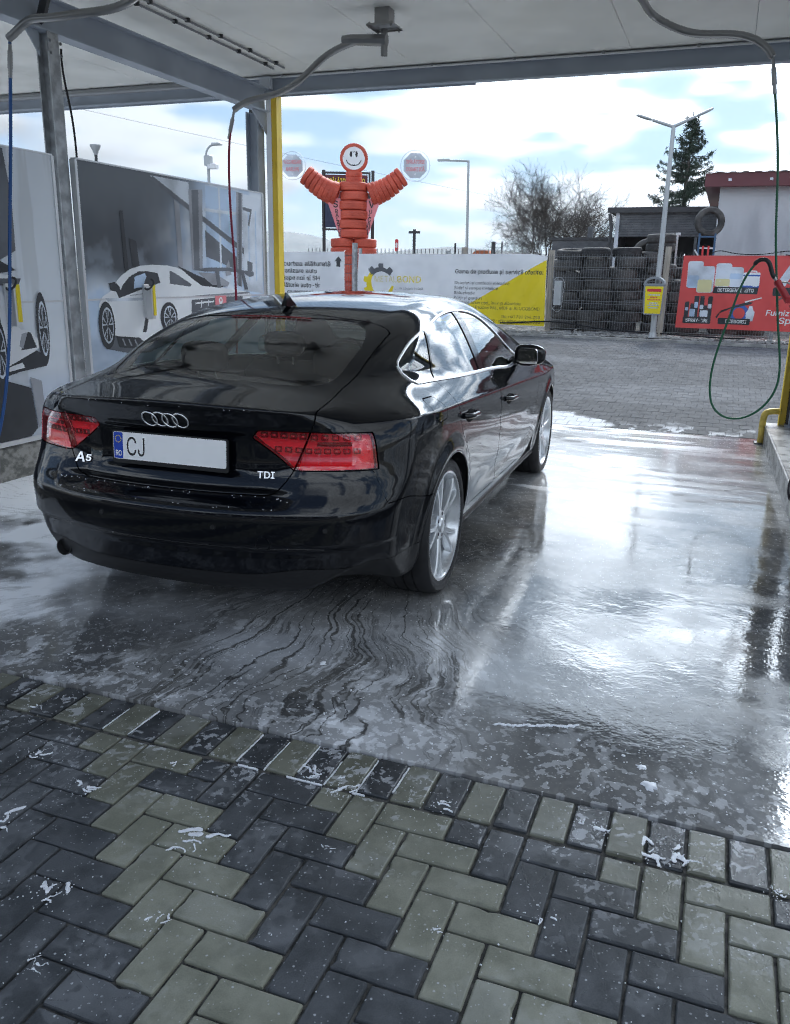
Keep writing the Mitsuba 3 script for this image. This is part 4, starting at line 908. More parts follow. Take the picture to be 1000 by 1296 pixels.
# ------------------------------------------------------------------ lamp with two arms, litter bin on its foot
lamp = thing('street_lamp', 'grey double-armed lamp post beside the litter bin', 'street lamp')
LB = np.array([-1.262, 17.10, 0.40])
LT = np.array([-1.25, 17.12, 4.13])
put('pole', tube(np.linspace(LB, LT, 10), np.linspace(0.058, 0.036, 10), 14), 'lamp_grey', lamp, smooth=True)
put('foot', lathe([(0.12, 0), (0.12, 0.012), (0.085, 0.02), (0.070, 0.10), (0.062, 0.13)], 20).apply_translation(LB - [0, 0, 0.01]), 'lamp_grey', lamp, smooth=30)
for sx, dz, ln, dy in ((-1, 0.21, 0.66, -0.10), (1, 0.31, 0.64, 0.20)):
    e = LT + [sx * ln, dy, dz]
    mid = LT + (e - LT) * 0.56
    put('arm', tube([LT, mid], [0.030, 0.026], 10), 'lamp_grey', lamp, smooth=True)
    d = (e - mid); n2 = np.linalg.norm(d)
    hd = trimesh.creation.icosphere(3, 1.0); hv = np.sign(hd.vertices) * np.abs(hd.vertices) ** 0.75 * [0.055, 0.026, n2 / 2]
    put('lamp_head', trimesh.Trimesh(hv, hd.faces, process=False).apply_transform(frame_at(mid + d / 2, d)), 'lamp_grey', lamp, smooth=True)
bn = thing('litter_bin', 'yellow and red labelled grey litter bin on the lamp post', 'bin')
BX = lambda o=(0, 0, 0): axes(LB + np.array([-0.02, -0.075, 0.0]) + np.asarray(o), (1, -0.05, 0), (0, 0, 1))
shell_p = [(-0.155, 0.455), (0.150, 0.455), (0.172, 1.00), (-0.182, 1.00)]
put('shell', prism(rpoly(shell_p, 0.02), 0.26, BX()), 'bin_grey', bn, smooth=30)
put('rim', prism(rrect(-0.195, 0.985, 0.185, 1.015, 0.01), 0.28, BX((0, 0.01, 0))), 'bin_grey', bn)
hood_o = [(-0.185, 1.0)] + [(0.185 * math.cos(a) * 1.0, 1.0 + 0.14 * math.sin(a)) for a in np.linspace(np.pi, 0, 20)] + [(0.185, 1.0)]
hood_i = [(0.145 * math.cos(a), 1.015 + 0.085 * math.sin(a)) for a in np.linspace(np.pi, 0, 16)]
put('hood', prism(sg.Polygon(hood_o).difference(sg.Polygon(hood_i)), 0.27, BX((0, 0.005, 0))), 'bin_grey', bn, smooth=30)
put('label_sheet', prism(rpoly([(-0.143, 0.475), (0.138, 0.475), (0.158, 0.965), (-0.166, 0.965)], 0.012), 0.003, BX((0, -0.26, 0)) ), 'print_yellow', bn)
put('label_bar', prism(rrect(-0.130, 0.868, 0.125, 0.920, 0.015), 0.002, BX((0, -0.2635, 0))), 'signal_red', bn)
for z, w, m in ((0.80, 0.19, 'print_sky'), (0.755, 0.12, 'print_red'), (0.715, 0.22, 'print_red'), (0.655, 0.14, 'print_sky'), (0.615, 0.20, 'print_sky'), (0.57, 0.17, 'print_sky')):
    for j, x in enumerate(np.arange(-w / 2, w / 2, 0.026)):
        put('label_mark', prism([(x, z), (x + 0.018, z), (x + 0.018, z + 0.022 + 0.006 * (j % 2)), (x, z + 0.022)], 0.002, BX((0, -0.2635, 0))), m, bn)
put('bracket', box(-0.05, 0.05, -0.02, 0.06, 0, 0.04).apply_translation(LB + [0, -0.06, 0.86]), 'galvanised', bn)
single('timber_post', tube([fw(0.035, 0.40, 0.08), fw(0.06, 2.09, 0.08)], 0.055, 4), 'fence_wood', 'weathered pale post standing just right of the lamp post', 'post')

# ------------------------------------------------------------------ worn tyres stacked behind the fence
def tyre_mesh(R=0.31, w=0.205, n=36):
    h = w / 2
    pr2 = [(R * 0.64, -h * 0.80), (R * 0.70, -h * 0.95), (R * 0.80, -h), (R * 0.90, -h * 0.93), (R * 0.965, -h * 0.78), (R * 0.99, -h * 0.60)]
    for g in (-0.4, 0.0, 0.4):
        pr2 += [(R * 1.005, h * (g - 0.12)), (R * 0.985, h * (g - 0.10)), (R * 0.985, h * (g + 0.02)), (R * 1.005, h * (g + 0.04))]
    pr2 += [(R * 0.99, h * 0.60), (R * 0.965, h * 0.78), (R * 0.90, h * 0.93), (R * 0.80, h), (R * 0.70, h * 0.95), (R * 0.64, h * 0.80), (R * 0.66, h * 0.6), (R * 0.93, 0.0), (R * 0.66, -h * 0.6), (R * 0.64, -h * 0.80)]
    return lathe(pr2, n)
TY = [mikit.ply(tyre_mesh(0.305, 0.20), 'old_tyre', 35), mikit.ply(tyre_mesh(0.325, 0.225), 'old_tyre_dusty', 35), mikit.ply(tyre_mesh(0.295, 0.19), 'old_tyre_dusty', 35)]
TH = [0.20, 0.225, 0.19]
tr = random.Random(5)
names = ['first', 'second', 'third', 'fourth', 'fifth', 'sixth', 'seventh']
ordn = ['lowest', 'second', 'third', 'fourth', 'fifth', 'sixth', 'seventh', 'eighth', 'ninth', 'tenth']
def one_tyre(label, group, kind, m):
    k = numbered('old_tyre')
    scene[k] = {**TY[kind], 'to_world': T(m)}
    labels[k] = {'label': label, 'category': 'tyre', 'group': group}
def M4(x, y, z, rx=0, ry=0):
    return trimesh.transformations.translation_matrix((x, y, z)) @ trimesh.transformations.rotation_matrix(rx, (1, 0, 0)) @ trimesh.transformations.rotation_matrix(ry, (0, 1, 0))
STACKS = [(-3.22, 18.62, 2.00), (-2.66, 18.72, 2.17), (-2.04, 18.90, 2.06), (-1.42, 19.15, 2.40), (-0.78, 19.0, 1.42), (-0.15, 19.1, 1.30), (0.50, 19.2, 1.45)]
for si, (x, y, top) in enumerate(STACKS):
    n = 0; z = 0.42; stack = []
    while z < top - 0.10:
        kd = tr.choice([0, 1, 1, 2]); h = TH[kd]
        stack.append((kd, z + h / 2)); z += h * 0.97
    for j, (kd, zc) in enumerate(stack):
        t = (0.12 if j >= len(stack) - 3 and si == 0 else 0.045)
        which = 'topmost' if j == len(stack) - 1 else ordn[j] + (' lowest' if j else '')
        one_tyre(f'{which} worn tyre in the {names[si]} stack right of the wooden fence post', 'worn tyres stacked behind the fence', kd, M4(x + tr.gauss(0, 0.05), y + tr.gauss(0, 0.07), zc, tr.gauss(0, t), tr.gauss(0, t)))
for x, y, z, lb in ((-1.75, 20.0, 2.02, 'worn tyre standing on edge between the two tallest tyre stacks'),):
    one_tyre(lb, 'worn tyres stacked behind the fence', 1, M4(x, y, z, math.pi / 2, 0.2))
for x, lb in ((-2.3, 'worn tyre of the back row behind the second stack'), (-1.0, 'worn tyre of the back row behind the tallest stack')):
    for j in range(6):
        one_tyre(ordn[j] + (' lowest ' if j else ' ') + lb, 'worn tyres stacked behind the fence', 1, M4(x, 19.75, 0.53 + j * 0.22))
# a big tyre hung high beside the white building
ring = lathe([(0.20, -0.06), (0.215, -0.085), (0.26, -0.098), (0.305, -0.09), (0.33, -0.06), (0.335, 0), (0.33, 0.06), (0.305, 0.09), (0.26, 0.098), (0.215, 0.085), (0.20, 0.06), (0.215, 0.03), (0.30, 0.0), (0.215, -0.03), (0.20, -0.06)], 40)
single('hanging_tyre', ring.apply_scale(1.02).apply_transform(frame_at((-0.60, 22.3, 2.82), (0.25, -1, 0.12))), 'old_tyre_dusty', 'large black tyre standing upright high up against the white building', 'tyre', smooth=35)
lad = thing('trestle_ladder', 'blue and red metal trestle below the upright tyre', 'ladder')
for x, mtl in ((-0.76, 'paint_blue'), (-0.42, 'paint_blue'), (-0.66, 'signal_red'), (-0.54, 'signal_red')):
    put('stile', box(x - 0.022, x + 0.022, 21.45, 21.50, 0.42, 2.52 if mtl == 'paint_blue' else 2.25), mtl, lad)
for z in (1.1, 1.5, 1.9, 2.2, 2.45):
    put('rung', box(-0.76, -0.42, 21.455, 21.495, z - 0.018, z + 0.018), 'paint_blue' if z > 2.3 else 'aluminium', lad)
single('metal_bar', tube([(-0.82, 21.0, 2.15), (-0.62, 20.9, 1.85)], 0.018, 6), 'aluminium', 'thin pale bar leaning beside the blue and red trestle', 'bar')
rk = thing('metal_rack', 'white square metal frame beside the tallest tyre stack', 'rack')
put('frame', cat([box(-1.16, -1.12, 19.7, 19.74, 1.70, 2.42), box(-1.28, -1.02, 19.7, 19.74, 1.68, 1.71), box(-1.18, -1.08, 19.68, 19.72, 2.40, 2.45)]), 'aluminium', rk)
put('shelf', cat([box(-0.98, -0.2, 19.8, 20.2, z, z + 0.025) for z in (0.8, 1.2, 1.6)] + [box(x, x + 0.03, 19.8, 19.83, 0.4, 1.9) for x in (-0.98, -0.6, -0.22)]), 'galvanised', rk)

# ------------------------------------------------------------------ shed and white building
shed = thing('tool_shed', 'dark grey slatted shed with an open front behind the tyre stacks', 'shed')
put('roof', cat([box(-3.28, 0.4, 24.55, 27.0, 3.23, 3.34), box(-3.28, 0.4, 24.52, 24.56, 3.20, 3.33)]), 'shed_dark', shed)
for z in np.arange(2.60, 3.20, 0.062):
    put('slat', box(-3.03, 0.4, 24.70, 24.735, z, z + 0.055), 'shed_grey', shed)
put('back_wall', box(-3.0, 0.4, 26.8, 26.86, 0.4, 3.2), 'shed_dark', shed); put('side_wall', box(-3.05, -3.0, 24.9, 26.8, 0.4, 3.2), 'shed_grey', shed)
put('corner_post', box(-3.07, -2.97, 24.68, 24.78, 0.4, 3.22), 'print_pale', shed)
put('downpipe', tube(smooth_path([(-3.22, 24.5, 3.18), (-3.17, 24.5, 2.95), (-3.15, 24.5, 2.75), (-3.32, 24.5, 1.9), (-3.32, 24.5, 0.42)], 20), 0.045, 8), 'shed_dark', shed, smooth=True)
for z in (0.9, 1.4, 1.9):
    put('shelf', box(-2.95, 0.3, 26.2, 26.78, z, z + 0.04), 'shed_grey', shed)
for x in (-2.0, -1.0):
    put('inner_post', box(x, x + 0.07, 24.72, 24.79, 0.4, 2.62), 'shed_grey', shed)
wb = thing('white_building', 'white rendered building with a dark red corrugated roof at the right', 'building')
put('wall', cat([box(-0.47, 7.5, 23.5, 23.8, 0.35, 3.72), box(-0.47, -0.17, 23.8, 30.0, 0.35, 3.72)]), 'render_white', wb)
rf = put('roof', cat([box(-0.83, 7.8, 23.12, 30.2, 3.70, 3.735), box(-0.83, 7.8, 23.10, 23.14, 3.68, 3.985)]), 'roof_red', wb)
xs = np.arange(-0.83, 7.8, 0.02)
def corr():
    z = 3.995 + 0.011 * np.clip(np.sin(xs * 2 * np.pi / 0.28) * 2, -1, 1)
    a = np.c_[xs, np.full_like(xs, 23.02), z]; b = np.c_[xs, np.full_like(xs, 30.2), z + 0.75]
    v = np.vstack([a, b]); n = len(xs); k = np.arange(n - 1)
    return trimesh.Trimesh(v, np.vstack([np.c_[k, k + 1, n + k + 1], np.c_[k, n + k + 1, n + k]]), process=False)
put('corrugated_sheet', corr(), 'roof_red', rf)
for x in (-0.3, 0.62, 1.5, 2.5):
    put('rafter_end', box(x, x + 0.07, 23.09, 23.10, 3.80, 3.86), 'print_pale', rf)

# ------------------------------------------------------------------ the figure built of red tyres, with its signs
fig = thing('tyre_figure', 'smiling figure built of red painted tyres with raised arms holding octagonal signs', 'figure')
FC = np.array([-9.0, 20.55]); FX = np.array([0.935, 0.355, 0]); FX /= np.linalg.norm(FX); FNm = np.array([FX[1], -FX[0], 0])      # it faces the wash bay
FP = lambda x, z, o=0.0: np.array([FC[0], FC[1], 0]) + x * FX + o * FNm + np.array([0, 0, z])
def rtyre(R, w, c, d, nm='tyre', hole=0.62):
    h = w / 2
    g = lathe([(R * hole, -h * 0.8), (R * 0.75, -h), (R * 0.88, -h * 0.97), (R * 0.96, -h * 0.86), (R * 0.995, -h * 0.70), (R, -h * 0.32), (R * 0.985, -h * 0.28), (R * 0.985, -h * 0.20), (R, -h * 0.16), (R, h * 0.16), (R * 0.985, h * 0.20), (R * 0.985, h * 0.28), (R, h * 0.32), (R * 0.995, h * 0.70), (R * 0.96, h * 0.86), (R * 0.88, h * 0.97), (R * 0.75, h), (R * hole, h * 0.8), (R * hole, -h * 0.8)], 36)
    return put(nm, g.apply_transform(frame_at(c, d)), 'paint_red_tyre', fig, smooth=40)
for j in range(6):
    rtyre(0.362 - 0.008 * (j > 3) + 0.004 * (j % 2), 0.214, FP(0.012 * (-1) ** j, 2.47 + j * 0.222), (0.02 * (j % 2), 0.01, 1), 'body_tyre')
for j in range(2):
    rtyre(0.205, 0.135, FP(0.0, 3.74 + j * 0.125), (0, 0, 1), 'neck_tyre')
for sx in (-1, 1):
    for j in range(9):
        rtyre(0.295, 0.215, FP(sx * 0.285, 0.545 + j * 0.213), (0.02 * sx, 0, 1), 'leg_tyre')
    a = FP(sx * 0.42, 3.40); b = FP(sx * 1.19, 3.85)
    for j in range(8):
        t = (j + 0.3) / 7.6
        rtyre(0.292 - 0.060 * t + 0.006 * (j % 2), 0.122, a + (b - a) * t + np.array([0, 0, -0.07 * math.sin(np.pi * t)]), (b - a) + np.array([0, 0, 0.25 * (t - 0.5)]), 'arm_tyre')
hd = rtyre(0.345, 0.24, FP(0, 4.24), FNm + np.array([0, 0, -0.03]), 'head_tyre', 0.84)
FF = lambda z, o=0.13: axes(FP(0, z, o), FX, (0, 0, 1))
put('face', prism(ngon(0, 0, 0.275, 40), 0.02, FF(4.24, 0.10)), 'plate_white', hd)
for sx in (-1, 1):
    put('eye', prism(ngon(sx * 0.068, 0.085, 0.070, 18, 0.42), 0.004, FF(4.24, 0.121)), 'black_print', hd)
sm = [(0.185 * math.cos(a), -0.02 + 0.155 * math.sin(a)) for a in np.linspace(np.pi * 1.06, np.pi * 1.94, 24)]
put('mouth', tube(np.array([FP(x, 4.24 + y, 0.121) for x, y in sm]), 0.011, 6), 'black_print', hd, smooth=True)
put('nose', tube(np.array([FP(x, 4.24 + y, 0.121) for x, y in ((-0.03, 0.155), (0, 0.125), (0.03, 0.155))]), 0.007, 6), 'black_print', hd)
put('chin_mark', tube(np.array([FP(x, 4.24 + y, 0.121) for x, y in ((-0.03, -0.15), (0, -0.165), (0.03, -0.15))]), 0.006, 6), 'black_print', hd)
for x, z, l1, l2, rr, w1, w2 in ((-1.52, 4.045, 'VULCANIZARE', 'ANVELOPE', 0.275, 0.44, 0.33), (1.515, 4.095, 'SPĂLĂTORIE', 'COSMETICĂ', 0.31, 0.46, 0.46)):
    sg_k = put('sign_board', prism(ngon(0, 0, rr, 8, 1.0, np.pi / 8), 0.02, axes(FP(x, z, 0.03), FX, (0, 0, 1))), 'print_pale', fig)
    put('sign_ring', tube(np.array([FP(x + (rr + 0.05) * math.cos(a), z + (rr + 0.05) * math.sin(a), 0.02) for a in np.linspace(0, 2 * np.pi, 40, endpoint=False)]), 0.007, 6, closed=True), 'aluminium', sg_k, smooth=True)
    for t, y, w in ((l1, 0.045, w1), (l2, -0.125, w2)):
        put('lettering', text(t, 0.085, True, w, 0.004).apply_translation((-w / 2, y, 0)).apply_transform(axes(FP(x, z, 0.052), FX, (0, 0, 1))), 'print_pink', sg_k)
    for y in (-0.2, 0.2):
        put('rivet', prism(ngon(0, y, 0.022, 10), 0.006, axes(FP(x, z, 0.05), FX, (0, 0, 1))), 'plate_white', sg_k)
for sx, tx, hs in ((-1, 'SPĂLĂTORIE', 1), (1, 'VULCANIZARE', 1)):
    pnl = put('side_panel', prism([(sx * 0.30, 2.36), (sx * 0.34, 2.36), (sx * 0.68, 3.30), (sx * 0.33, 3.30)], 0.03, axes(FP(0, 0, 0.10), FX, (0, 0, 1))), 'print_pink', fig)
    z = 3.12
    for j, ch in enumerate(tx):
        h = 0.150 if j == 0 else 0.088
        z -= 0 if j == 0 else (0.165 if j == 1 else 0.094)
        if z < 2.38: break
        xc = sx * (0.335 + 0.15 * (z - 2.36) * 1.0)
        g2 = text(ch, h, True, None, 0.004)
        sc = min(1.0, 0.13 / max(g2.bounds[1][0], 1e-3)) if j else 1.0
        g2.apply_scale((sc, 1, 1))
        put('lettering', g2.apply_translation((xc - g2.bounds[:, 0].mean(), z - (0.03 if j == 0 else 0), 0)).apply_transform(axes(FP(0, 0, 0.132), FX, (0, 0, 1))), 'black_print', pnl)
bb = thing('billboard', 'dark framed billboard with yellow lettering behind the red tyre figure', 'billboard')
BBM = axes((-11.15, 23.2, 0), (0.935, 0.355, 0), (0, 0, 1))
put('panel', prism([(0.08, 2.78), (1.30, 2.78), (1.30, 4.20), (0.08, 4.20)], 0.04, BBM), 'board_maroon', bb)
put('lower_panel', prism([(0.08, 2.78), (1.30, 2.78), (1.30, 3.55), (0.08, 3.55)], 0.006, BBM @ axes((0, 0, 0.04), (1, 0, 0), (0, 1, 0))), 'board_navy', bb)
put('frame', prism(sg.box(0.0, 2.70, 1.38, 4.28).difference(sg.box(0.055, 2.755, 1.325, 4.225)), 0.06, BBM), 'dark_steel', bb)
for x in (0.0, 1.40):
    put('leg', prism([(x, 0.4), (x + 0.09, 0.4), (x + 0.09, 4.33), (x, 4.33)], 0.09, BBM @ axes((0, 0, -0.1), (1, 0, 0), (0, 1, 0))), 'dark_steel', bb)
put('lettering', text('SPĂLĂTORIE AUTO', 0.13, True, 1.08, 0.004).apply_translation((0.14, 3.97, 0)).apply_transform(BBM @ axes((0, 0, 0.041), (1, 0, 0), (0, 1, 0))), 'print_yellow', bb)
put('lettering', text('VULCANIZARE', 0.10, True, 0.72, 0.004).apply_translation((0.36, 3.76, 0)).apply_transform(BBM @ axes((0, 0, 0.041), (1, 0, 0), (0, 1, 0))), 'white_print', bb)

# ------------------------------------------------------------------ poles and small things on the skyline
sl = thing('street_lamp', 'slender grey street lamp with one short arm, left of the bare tree', 'street lamp')
put('pole', tube([(-11.85, 40.6, 0.3), (-12.06, 40.9, 6.72)], [0.085, 0.055], 8), 'lamp_grey', sl, smooth=True)
put('arm', tube([(-12.06, 40.9, 6.70), (-13.35, 40.7, 6.74)], 0.045, 8), 'lamp_grey', sl, smooth=True)
put('lamp_head', cbox(-13.5, -12.9, 40.6, 40.8, 6.70, 6.79, 0.02), 'lamp_grey', sl)
def pole(x, y, z1, r, label, m='fence_wood', cross=None):
    k = thing('utility_pole', label, 'pole')
    put('shaft', tube([(x, y, 0.3), (x, y, z1)], [r * 1.15, r], 8), m, k, smooth=True)
    if cross: put('crossarm', box(x - cross, x + cross, y - 0.04, y + 0.04, z1 - 0.14, z1 - 0.06), m, k)
pole(-10.62, 29.6, 3.06, 0.055, 'dark pole with a small crossarm right of the tyre figure', 'dark_steel', 0.20)
pole(-9.25, 30.1, 2.62, 0.035, 'thin dark pole left of the slender street lamp, beside the stubby post', 'dark_steel')
pole(-8.90, 30.15, 2.48, 0.12, 'stubby grey post just right of a thin dark pole')
pole(-7.985, 30.6, 2.68, 0.075, 'thick dark post right of the slender street lamp', 'dark_steel')
pole(-7.70, 30.7, 2.70, 0.03, 'thinnest dark post, nearest the bare tree', 'dark_steel')
rs = thing('road_sign', 'narrow red and white road sign right of the tyre figure', 'sign')
put('pole', tube([(-11.19, 29.4, 0.3), (-11.19, 29.4, 2.35)], 0.03, 6), 'galvanised', rs)
put('plate', prism(rrect(-0.06, 0, 0.06, 0.42, 0.05), 0.02, axes((-11.19, 29.36, 2.30), (1, 0, 0), (0, 0, 1))), 'signal_red', rs)
put('plate_centre', prism(rrect(-0.035, 0.12, 0.035, 0.30, 0.03), 0.006, axes((-11.19, 29.335, 2.30), (1, 0, 0), (0, 0, 1))), 'plate_white', rs)
far_shed = thing('far_roof', 'small orange roof showing above the white and yellow banner', 'building')
put('wall', box(-8.86, -8.2, 30.9, 31.6, 0.3, 2.2), 'render_white', far_shed); put('roof', prism([(-0.4, 2.2), (0.4, 2.2), (0.22, 2.40), (-0.22, 2.40)], 0.9, axes((-8.48, 31.7, 0), (1, 0, 0), (0, 0, 1))), 'roof_orange', far_shed)
wf = thing('palisade_fence', 'thin wire palisade running across the far field', 'fence')
put('palings', cat([box(x - 0.012, x + 0.012, 27.0, 27.02, 0.35, 2.32) for x in np.arange(-13.5, -4.4, 0.14)] + [box(-13.5, -4.4, 27.0, 27.02, z, z + 0.03) for z in (0.8, 2.10)]), 'wire_grey', wf, kind='stuff')
dk = thing('stone_wall', 'low grey block wall left of the dark shed', 'wall')
put('masonry', box(-5.3, -3.25, 27.5, 27.9, 0.3, 2.62), 'shed_grey', dk); put('coping', box(-5.4, -3.2, 27.45, 27.95, 2.62, 2.70), 'shed_dark', dk); put('chimney', box(-4.25, -4.1, 27.6, 27.8, 2.70, 3.02), 'shed_grey', dk)
# lamps behind the printed boards
fl = thing('flood_lamp', 'small floodlight on a thin pole above the dark far board', 'lamp')
put('pole', tube([(-11.49, 14.05, 0.0), (-11.49, 14.05, 3.60)], 0.028, 8), 'dark_steel', fl); put('head', lathe([(0.03, 0), (0.06, 0.08), (0.10, 0.15), (0.10, 0.18), (0, 0.18)], 14).apply_translation((-11.49, 14.05, 3.58)), 'lamp_grey', fl, smooth=30)
fl = thing('camera_pole', 'pole with a bent lamp arm and a small camera above the far board', 'pole')
put('pole', tube([(-9.47, 14.75, 0.0), (-9.47, 14.75, 3.55)], 0.028, 8), 'lamp_grey', fl)
put('arm', tube(smooth_path([(-9.50, 14.78, 3.45), (-9.52, 14.78, 3.66), (-9.46, 14.8, 3.76), (-9.38, 14.85, 3.80)], 12), 0.018, 8), 'lamp_grey', fl, smooth=True)
put('lamp_head', cbox(-9.42, -9.25, 14.8, 14.92, 3.79, 3.83, 0.01), 'lamp_grey', fl)
put('camera', cbox(-9.46, -9.28, 14.7, 14.8, 3.36, 3.45, 0.01), 'plate_white', fl); put('bracket', cbox(-9.53, -9.40, 14.70, 14.8, 3.42, 3.60, 0.01), 'lamp_grey', fl)
wr = thing('downpipe', 'thin dark pipe rising behind the far board beside the grey column', 'pipe')
put('tube', tube([(-5.35, 9.3, 0), (-5.37, 9.3, 3.4)], 0.025, 8), 'dark_steel', wr, smooth=True)
wr = thing('drop_cable', 'thin dark cable hanging from the roof behind the galvanised column', 'cable')
put('strand', tube(smooth_path([(-5.43, 6.3, 3.25), (-5.41, 6.3, 2.95), (-5.379, 6.3, 2.774), (-5.36, 6.3, 2.588), (-5.365, 6.3, 2.1)], 20), 0.009, 6), 'hose_black', wr, smooth=True)
ow = thing('overhead_wire', 'thin overhead wire crossing the sky', 'wire')
a, b = np.array([-38.0, 18.0, 10.4]), np.array([-8.0, 46.0, 4.8])
put('strand', tube([a + (b - a) * t - np.array([0, 0, 0.3 * 4 * t * (1 - t)]) for t in np.linspace(0, 1, 20)], 0.006, 4), 'dark_steel', ow)

# ------------------------------------------------------------------ bare tree
def bare_tree(base, height, seed, spread):
    r = np.random.default_rng(seed)
    trunk, crown = [], []
    def grow(p, d, length, rad, depth):
        n = 4
        jit = r.normal(0, 0.10 + 0.02 * depth, (n, 3)); jit[:, 2] += 0.03
        dd = d + np.cumsum(jit, 0); dd /= np.sqrt((dd * dd).sum(1))[:, None]
        pts = np.vstack([p, p + np.cumsum(dd, 0) * (length / n)])
        dd = dd[-1]
        (trunk if depth == 0 else crown).append((pts, rad))
        if depth >= 5 or rad < 0.0035: return
        kids = r.integers(3, 5) if depth < 4 else r.integers(2, 5)
        for _ in range(kids):
            t = r.uniform(0.35, 1.0) * n
            i = min(int(t), n - 1)
            pp = pts[i] + (pts[i + 1] - pts[i]) * (t - i)
            side = r.normal(0, 1, 3); side -= dd * (side @ dd); side /= math.sqrt(side @ side)
            nd = dd * r.uniform(0.65, 0.95) + side * r.uniform(0.45, 0.85) * spread
            grow(pp, nd / math.sqrt(nd @ nd), length * r.uniform(0.62, 0.80), max(rad * r.uniform(0.42, 0.60), 0.009), depth + 1)
        grow(pts[-1], dd, length * 0.78, rad * 0.62, depth + 1)
    for j in range(4):
        a = r.uniform(0, 6.28)
        d = np.array([0.28 * math.cos(a), 0.28 * math.sin(a), 1.0]); d /= np.linalg.norm(d)
        grow(np.array(base) + [0.15 * math.cos(a), 0.15 * math.sin(a), 0], d, height * 0.26, 0.075, 0)
    def tubes(items, sides):
        P = np.array([q for q, _ in items]); R = np.array([q for _, q in items])[:, None] * np.linspace(1, 0.62, 5)
        tn = np.gradient(P, axis=1); tn /= np.linalg.norm(tn, axis=2, keepdims=True)
        a = np.cross(tn, [0.31, 0.52, 0.15]); a /= np.linalg.norm(a, axis=2, keepdims=True); b = np.cross(tn, a)
        g = np.arange(sides) * 2 * np.pi / sides
        v = P[:, :, None] + R[:, :, None, None] * (np.cos(g)[:, None] * a[:, :, None] + np.sin(g)[:, None] * b[:, :, None])
        i, j = np.meshgrid(np.arange(4), np.arange(sides), indexing='ij'); j2 = (j + 1) % sides
        q = np.stack([i * sides + j, i * sides + j2, (i + 1) * sides + j2, (i + 1) * sides + j], -1).reshape(-1, 4)
        f = np.vstack([q[:, [0, 1, 2]], q[:, [0, 2, 3]]])
        return trimesh.Trimesh(v.reshape(-1, 3), (f[None] + np.arange(len(P))[:, None, None] * 5 * sides).reshape(-1, 3), process=False)
    return tubes(trunk, 6), tubes(crown, 3)
bt = thing('bare_tree', 'leafless bushy tree with fine twigs behind the yellow banner', 'tree')
tk, cw = bare_tree((-8.0, 41.0, 0.3), 7.9, 11, 1.0)
put('trunk', tk, 'bark', bt, smooth=True); put('crown', cw, 'bark', bt)
# ------------------------------------------------------------------ spruce
def spruce(base, H, seed):
    r = np.random.default_rng(seed)
    base = np.array(base, float)
    wood, tri = [tube([base, base + [0, 0, H * 0.5], base + [0, 0, H]], [0.20, 0.12, 0.015], 8)], []
    z = 0.9
    while z < H - 0.15:
        f = z / H
        L = 3.7 * (1 - f) ** 0.9 + 0.15
        for _ in range(int(r.integers(4, 7))):
            a = r.uniform(0, 2 * np.pi); l = L * r.uniform(0.55, 1.12)
            d = np.array([math.cos(a), math.sin(a), 0])
            droop = -0.32 * (1 - f) - 0.05
            t = np.linspace(0, 1, 7)[:, None]
            p = base + [0, 0, z + r.normal(0, 0.05)] + d * l * t + np.array([0, 0, 1.0]) * (droop * l * t + 0.38 * l * t ** 2.6)
            wood.append(tube(p, np.linspace(0.030 * (1 - f) + 0.008, 0.005, 7), 4, caps=False))
            n = int(46 * l) + 10
            u = r.uniform(0.10, 1.0, n)
            q = np.stack([np.interp(u, t[:, 0], p[:, k]) for k in range(3)], 1)
            sidev = np.cross(d, [0, 0, 1])
            sp = r.normal(0, 1, (n, 1)) * (0.16 * l * (1 - u[:, None] * 0.65) * 0.7 + 0.03)
            q = q + sidev * sp - np.array([0, 0, 1.0]) * np.abs(r.normal(0, 0.075, (n, 1)))
            for c in q:
                for _ in range(2):
                    w = r.normal(0, 1, 3); w[2] -= 0.7; w /= np.linalg.norm(w)
                    s = np.cross(w, r.normal(0, 1, 3)); s /= np.linalg.norm(s)
                    ln, wd = r.uniform(0.10, 0.20), r.uniform(0.018, 0.035)
                    tri.append((c - s * wd, c + s * wd, c + w * ln))
        z += 0.20 + 0.10 * (1 - f)
    v = np.array(tri).reshape(-1, 3)
    return cat(wood), trimesh.Trimesh(v, np.arange(len(v)).reshape(-1, 3), process=False)
sp = thing('spruce_tree', 'tall dark spruce with drooping boughs behind the lamp post', 'tree')
wd, nd = spruce((-2.45, 45.0, 0.3), 8.75, 4)
put('trunk', wd, 'bark', sp); put('crown', nd, 'needles', sp)

# ------------------------------------------------------------------ the service building behind the viewer, which the car's tail mirrors
ob = thing('service_building', 'long low grey service building facing the wash bays', 'building')
put('wall', box(-22, 14, -14.0, -13.0, -0.05, 3.6), 'render_grey', ob)
put('roof', box(-22.6, 14.6, -15.0, -12.2, 3.6, 3.8), 'shed_dark', ob)
for x in np.arange(-20, 12, 4.0):
    w = put('window', box(x, x + 2.6, -12.99, -12.96, 1.0, 2.9), 'window_dark', ob)
    put('frame', cat([box(x - 0.06, x, -12.995, -12.93, 0.94, 2.96), box(x + 2.6, x + 2.66, -12.995, -12.93, 0.94, 2.96), box(x, x + 2.6, -12.995, -12.93, 2.9, 2.96), box(x, x + 2.6, -12.995, -12.93, 0.94, 1.0), box(x + 1.27, x + 1.33, -12.955, -12.93, 1.0, 2.9)]), 'print_pale', w)
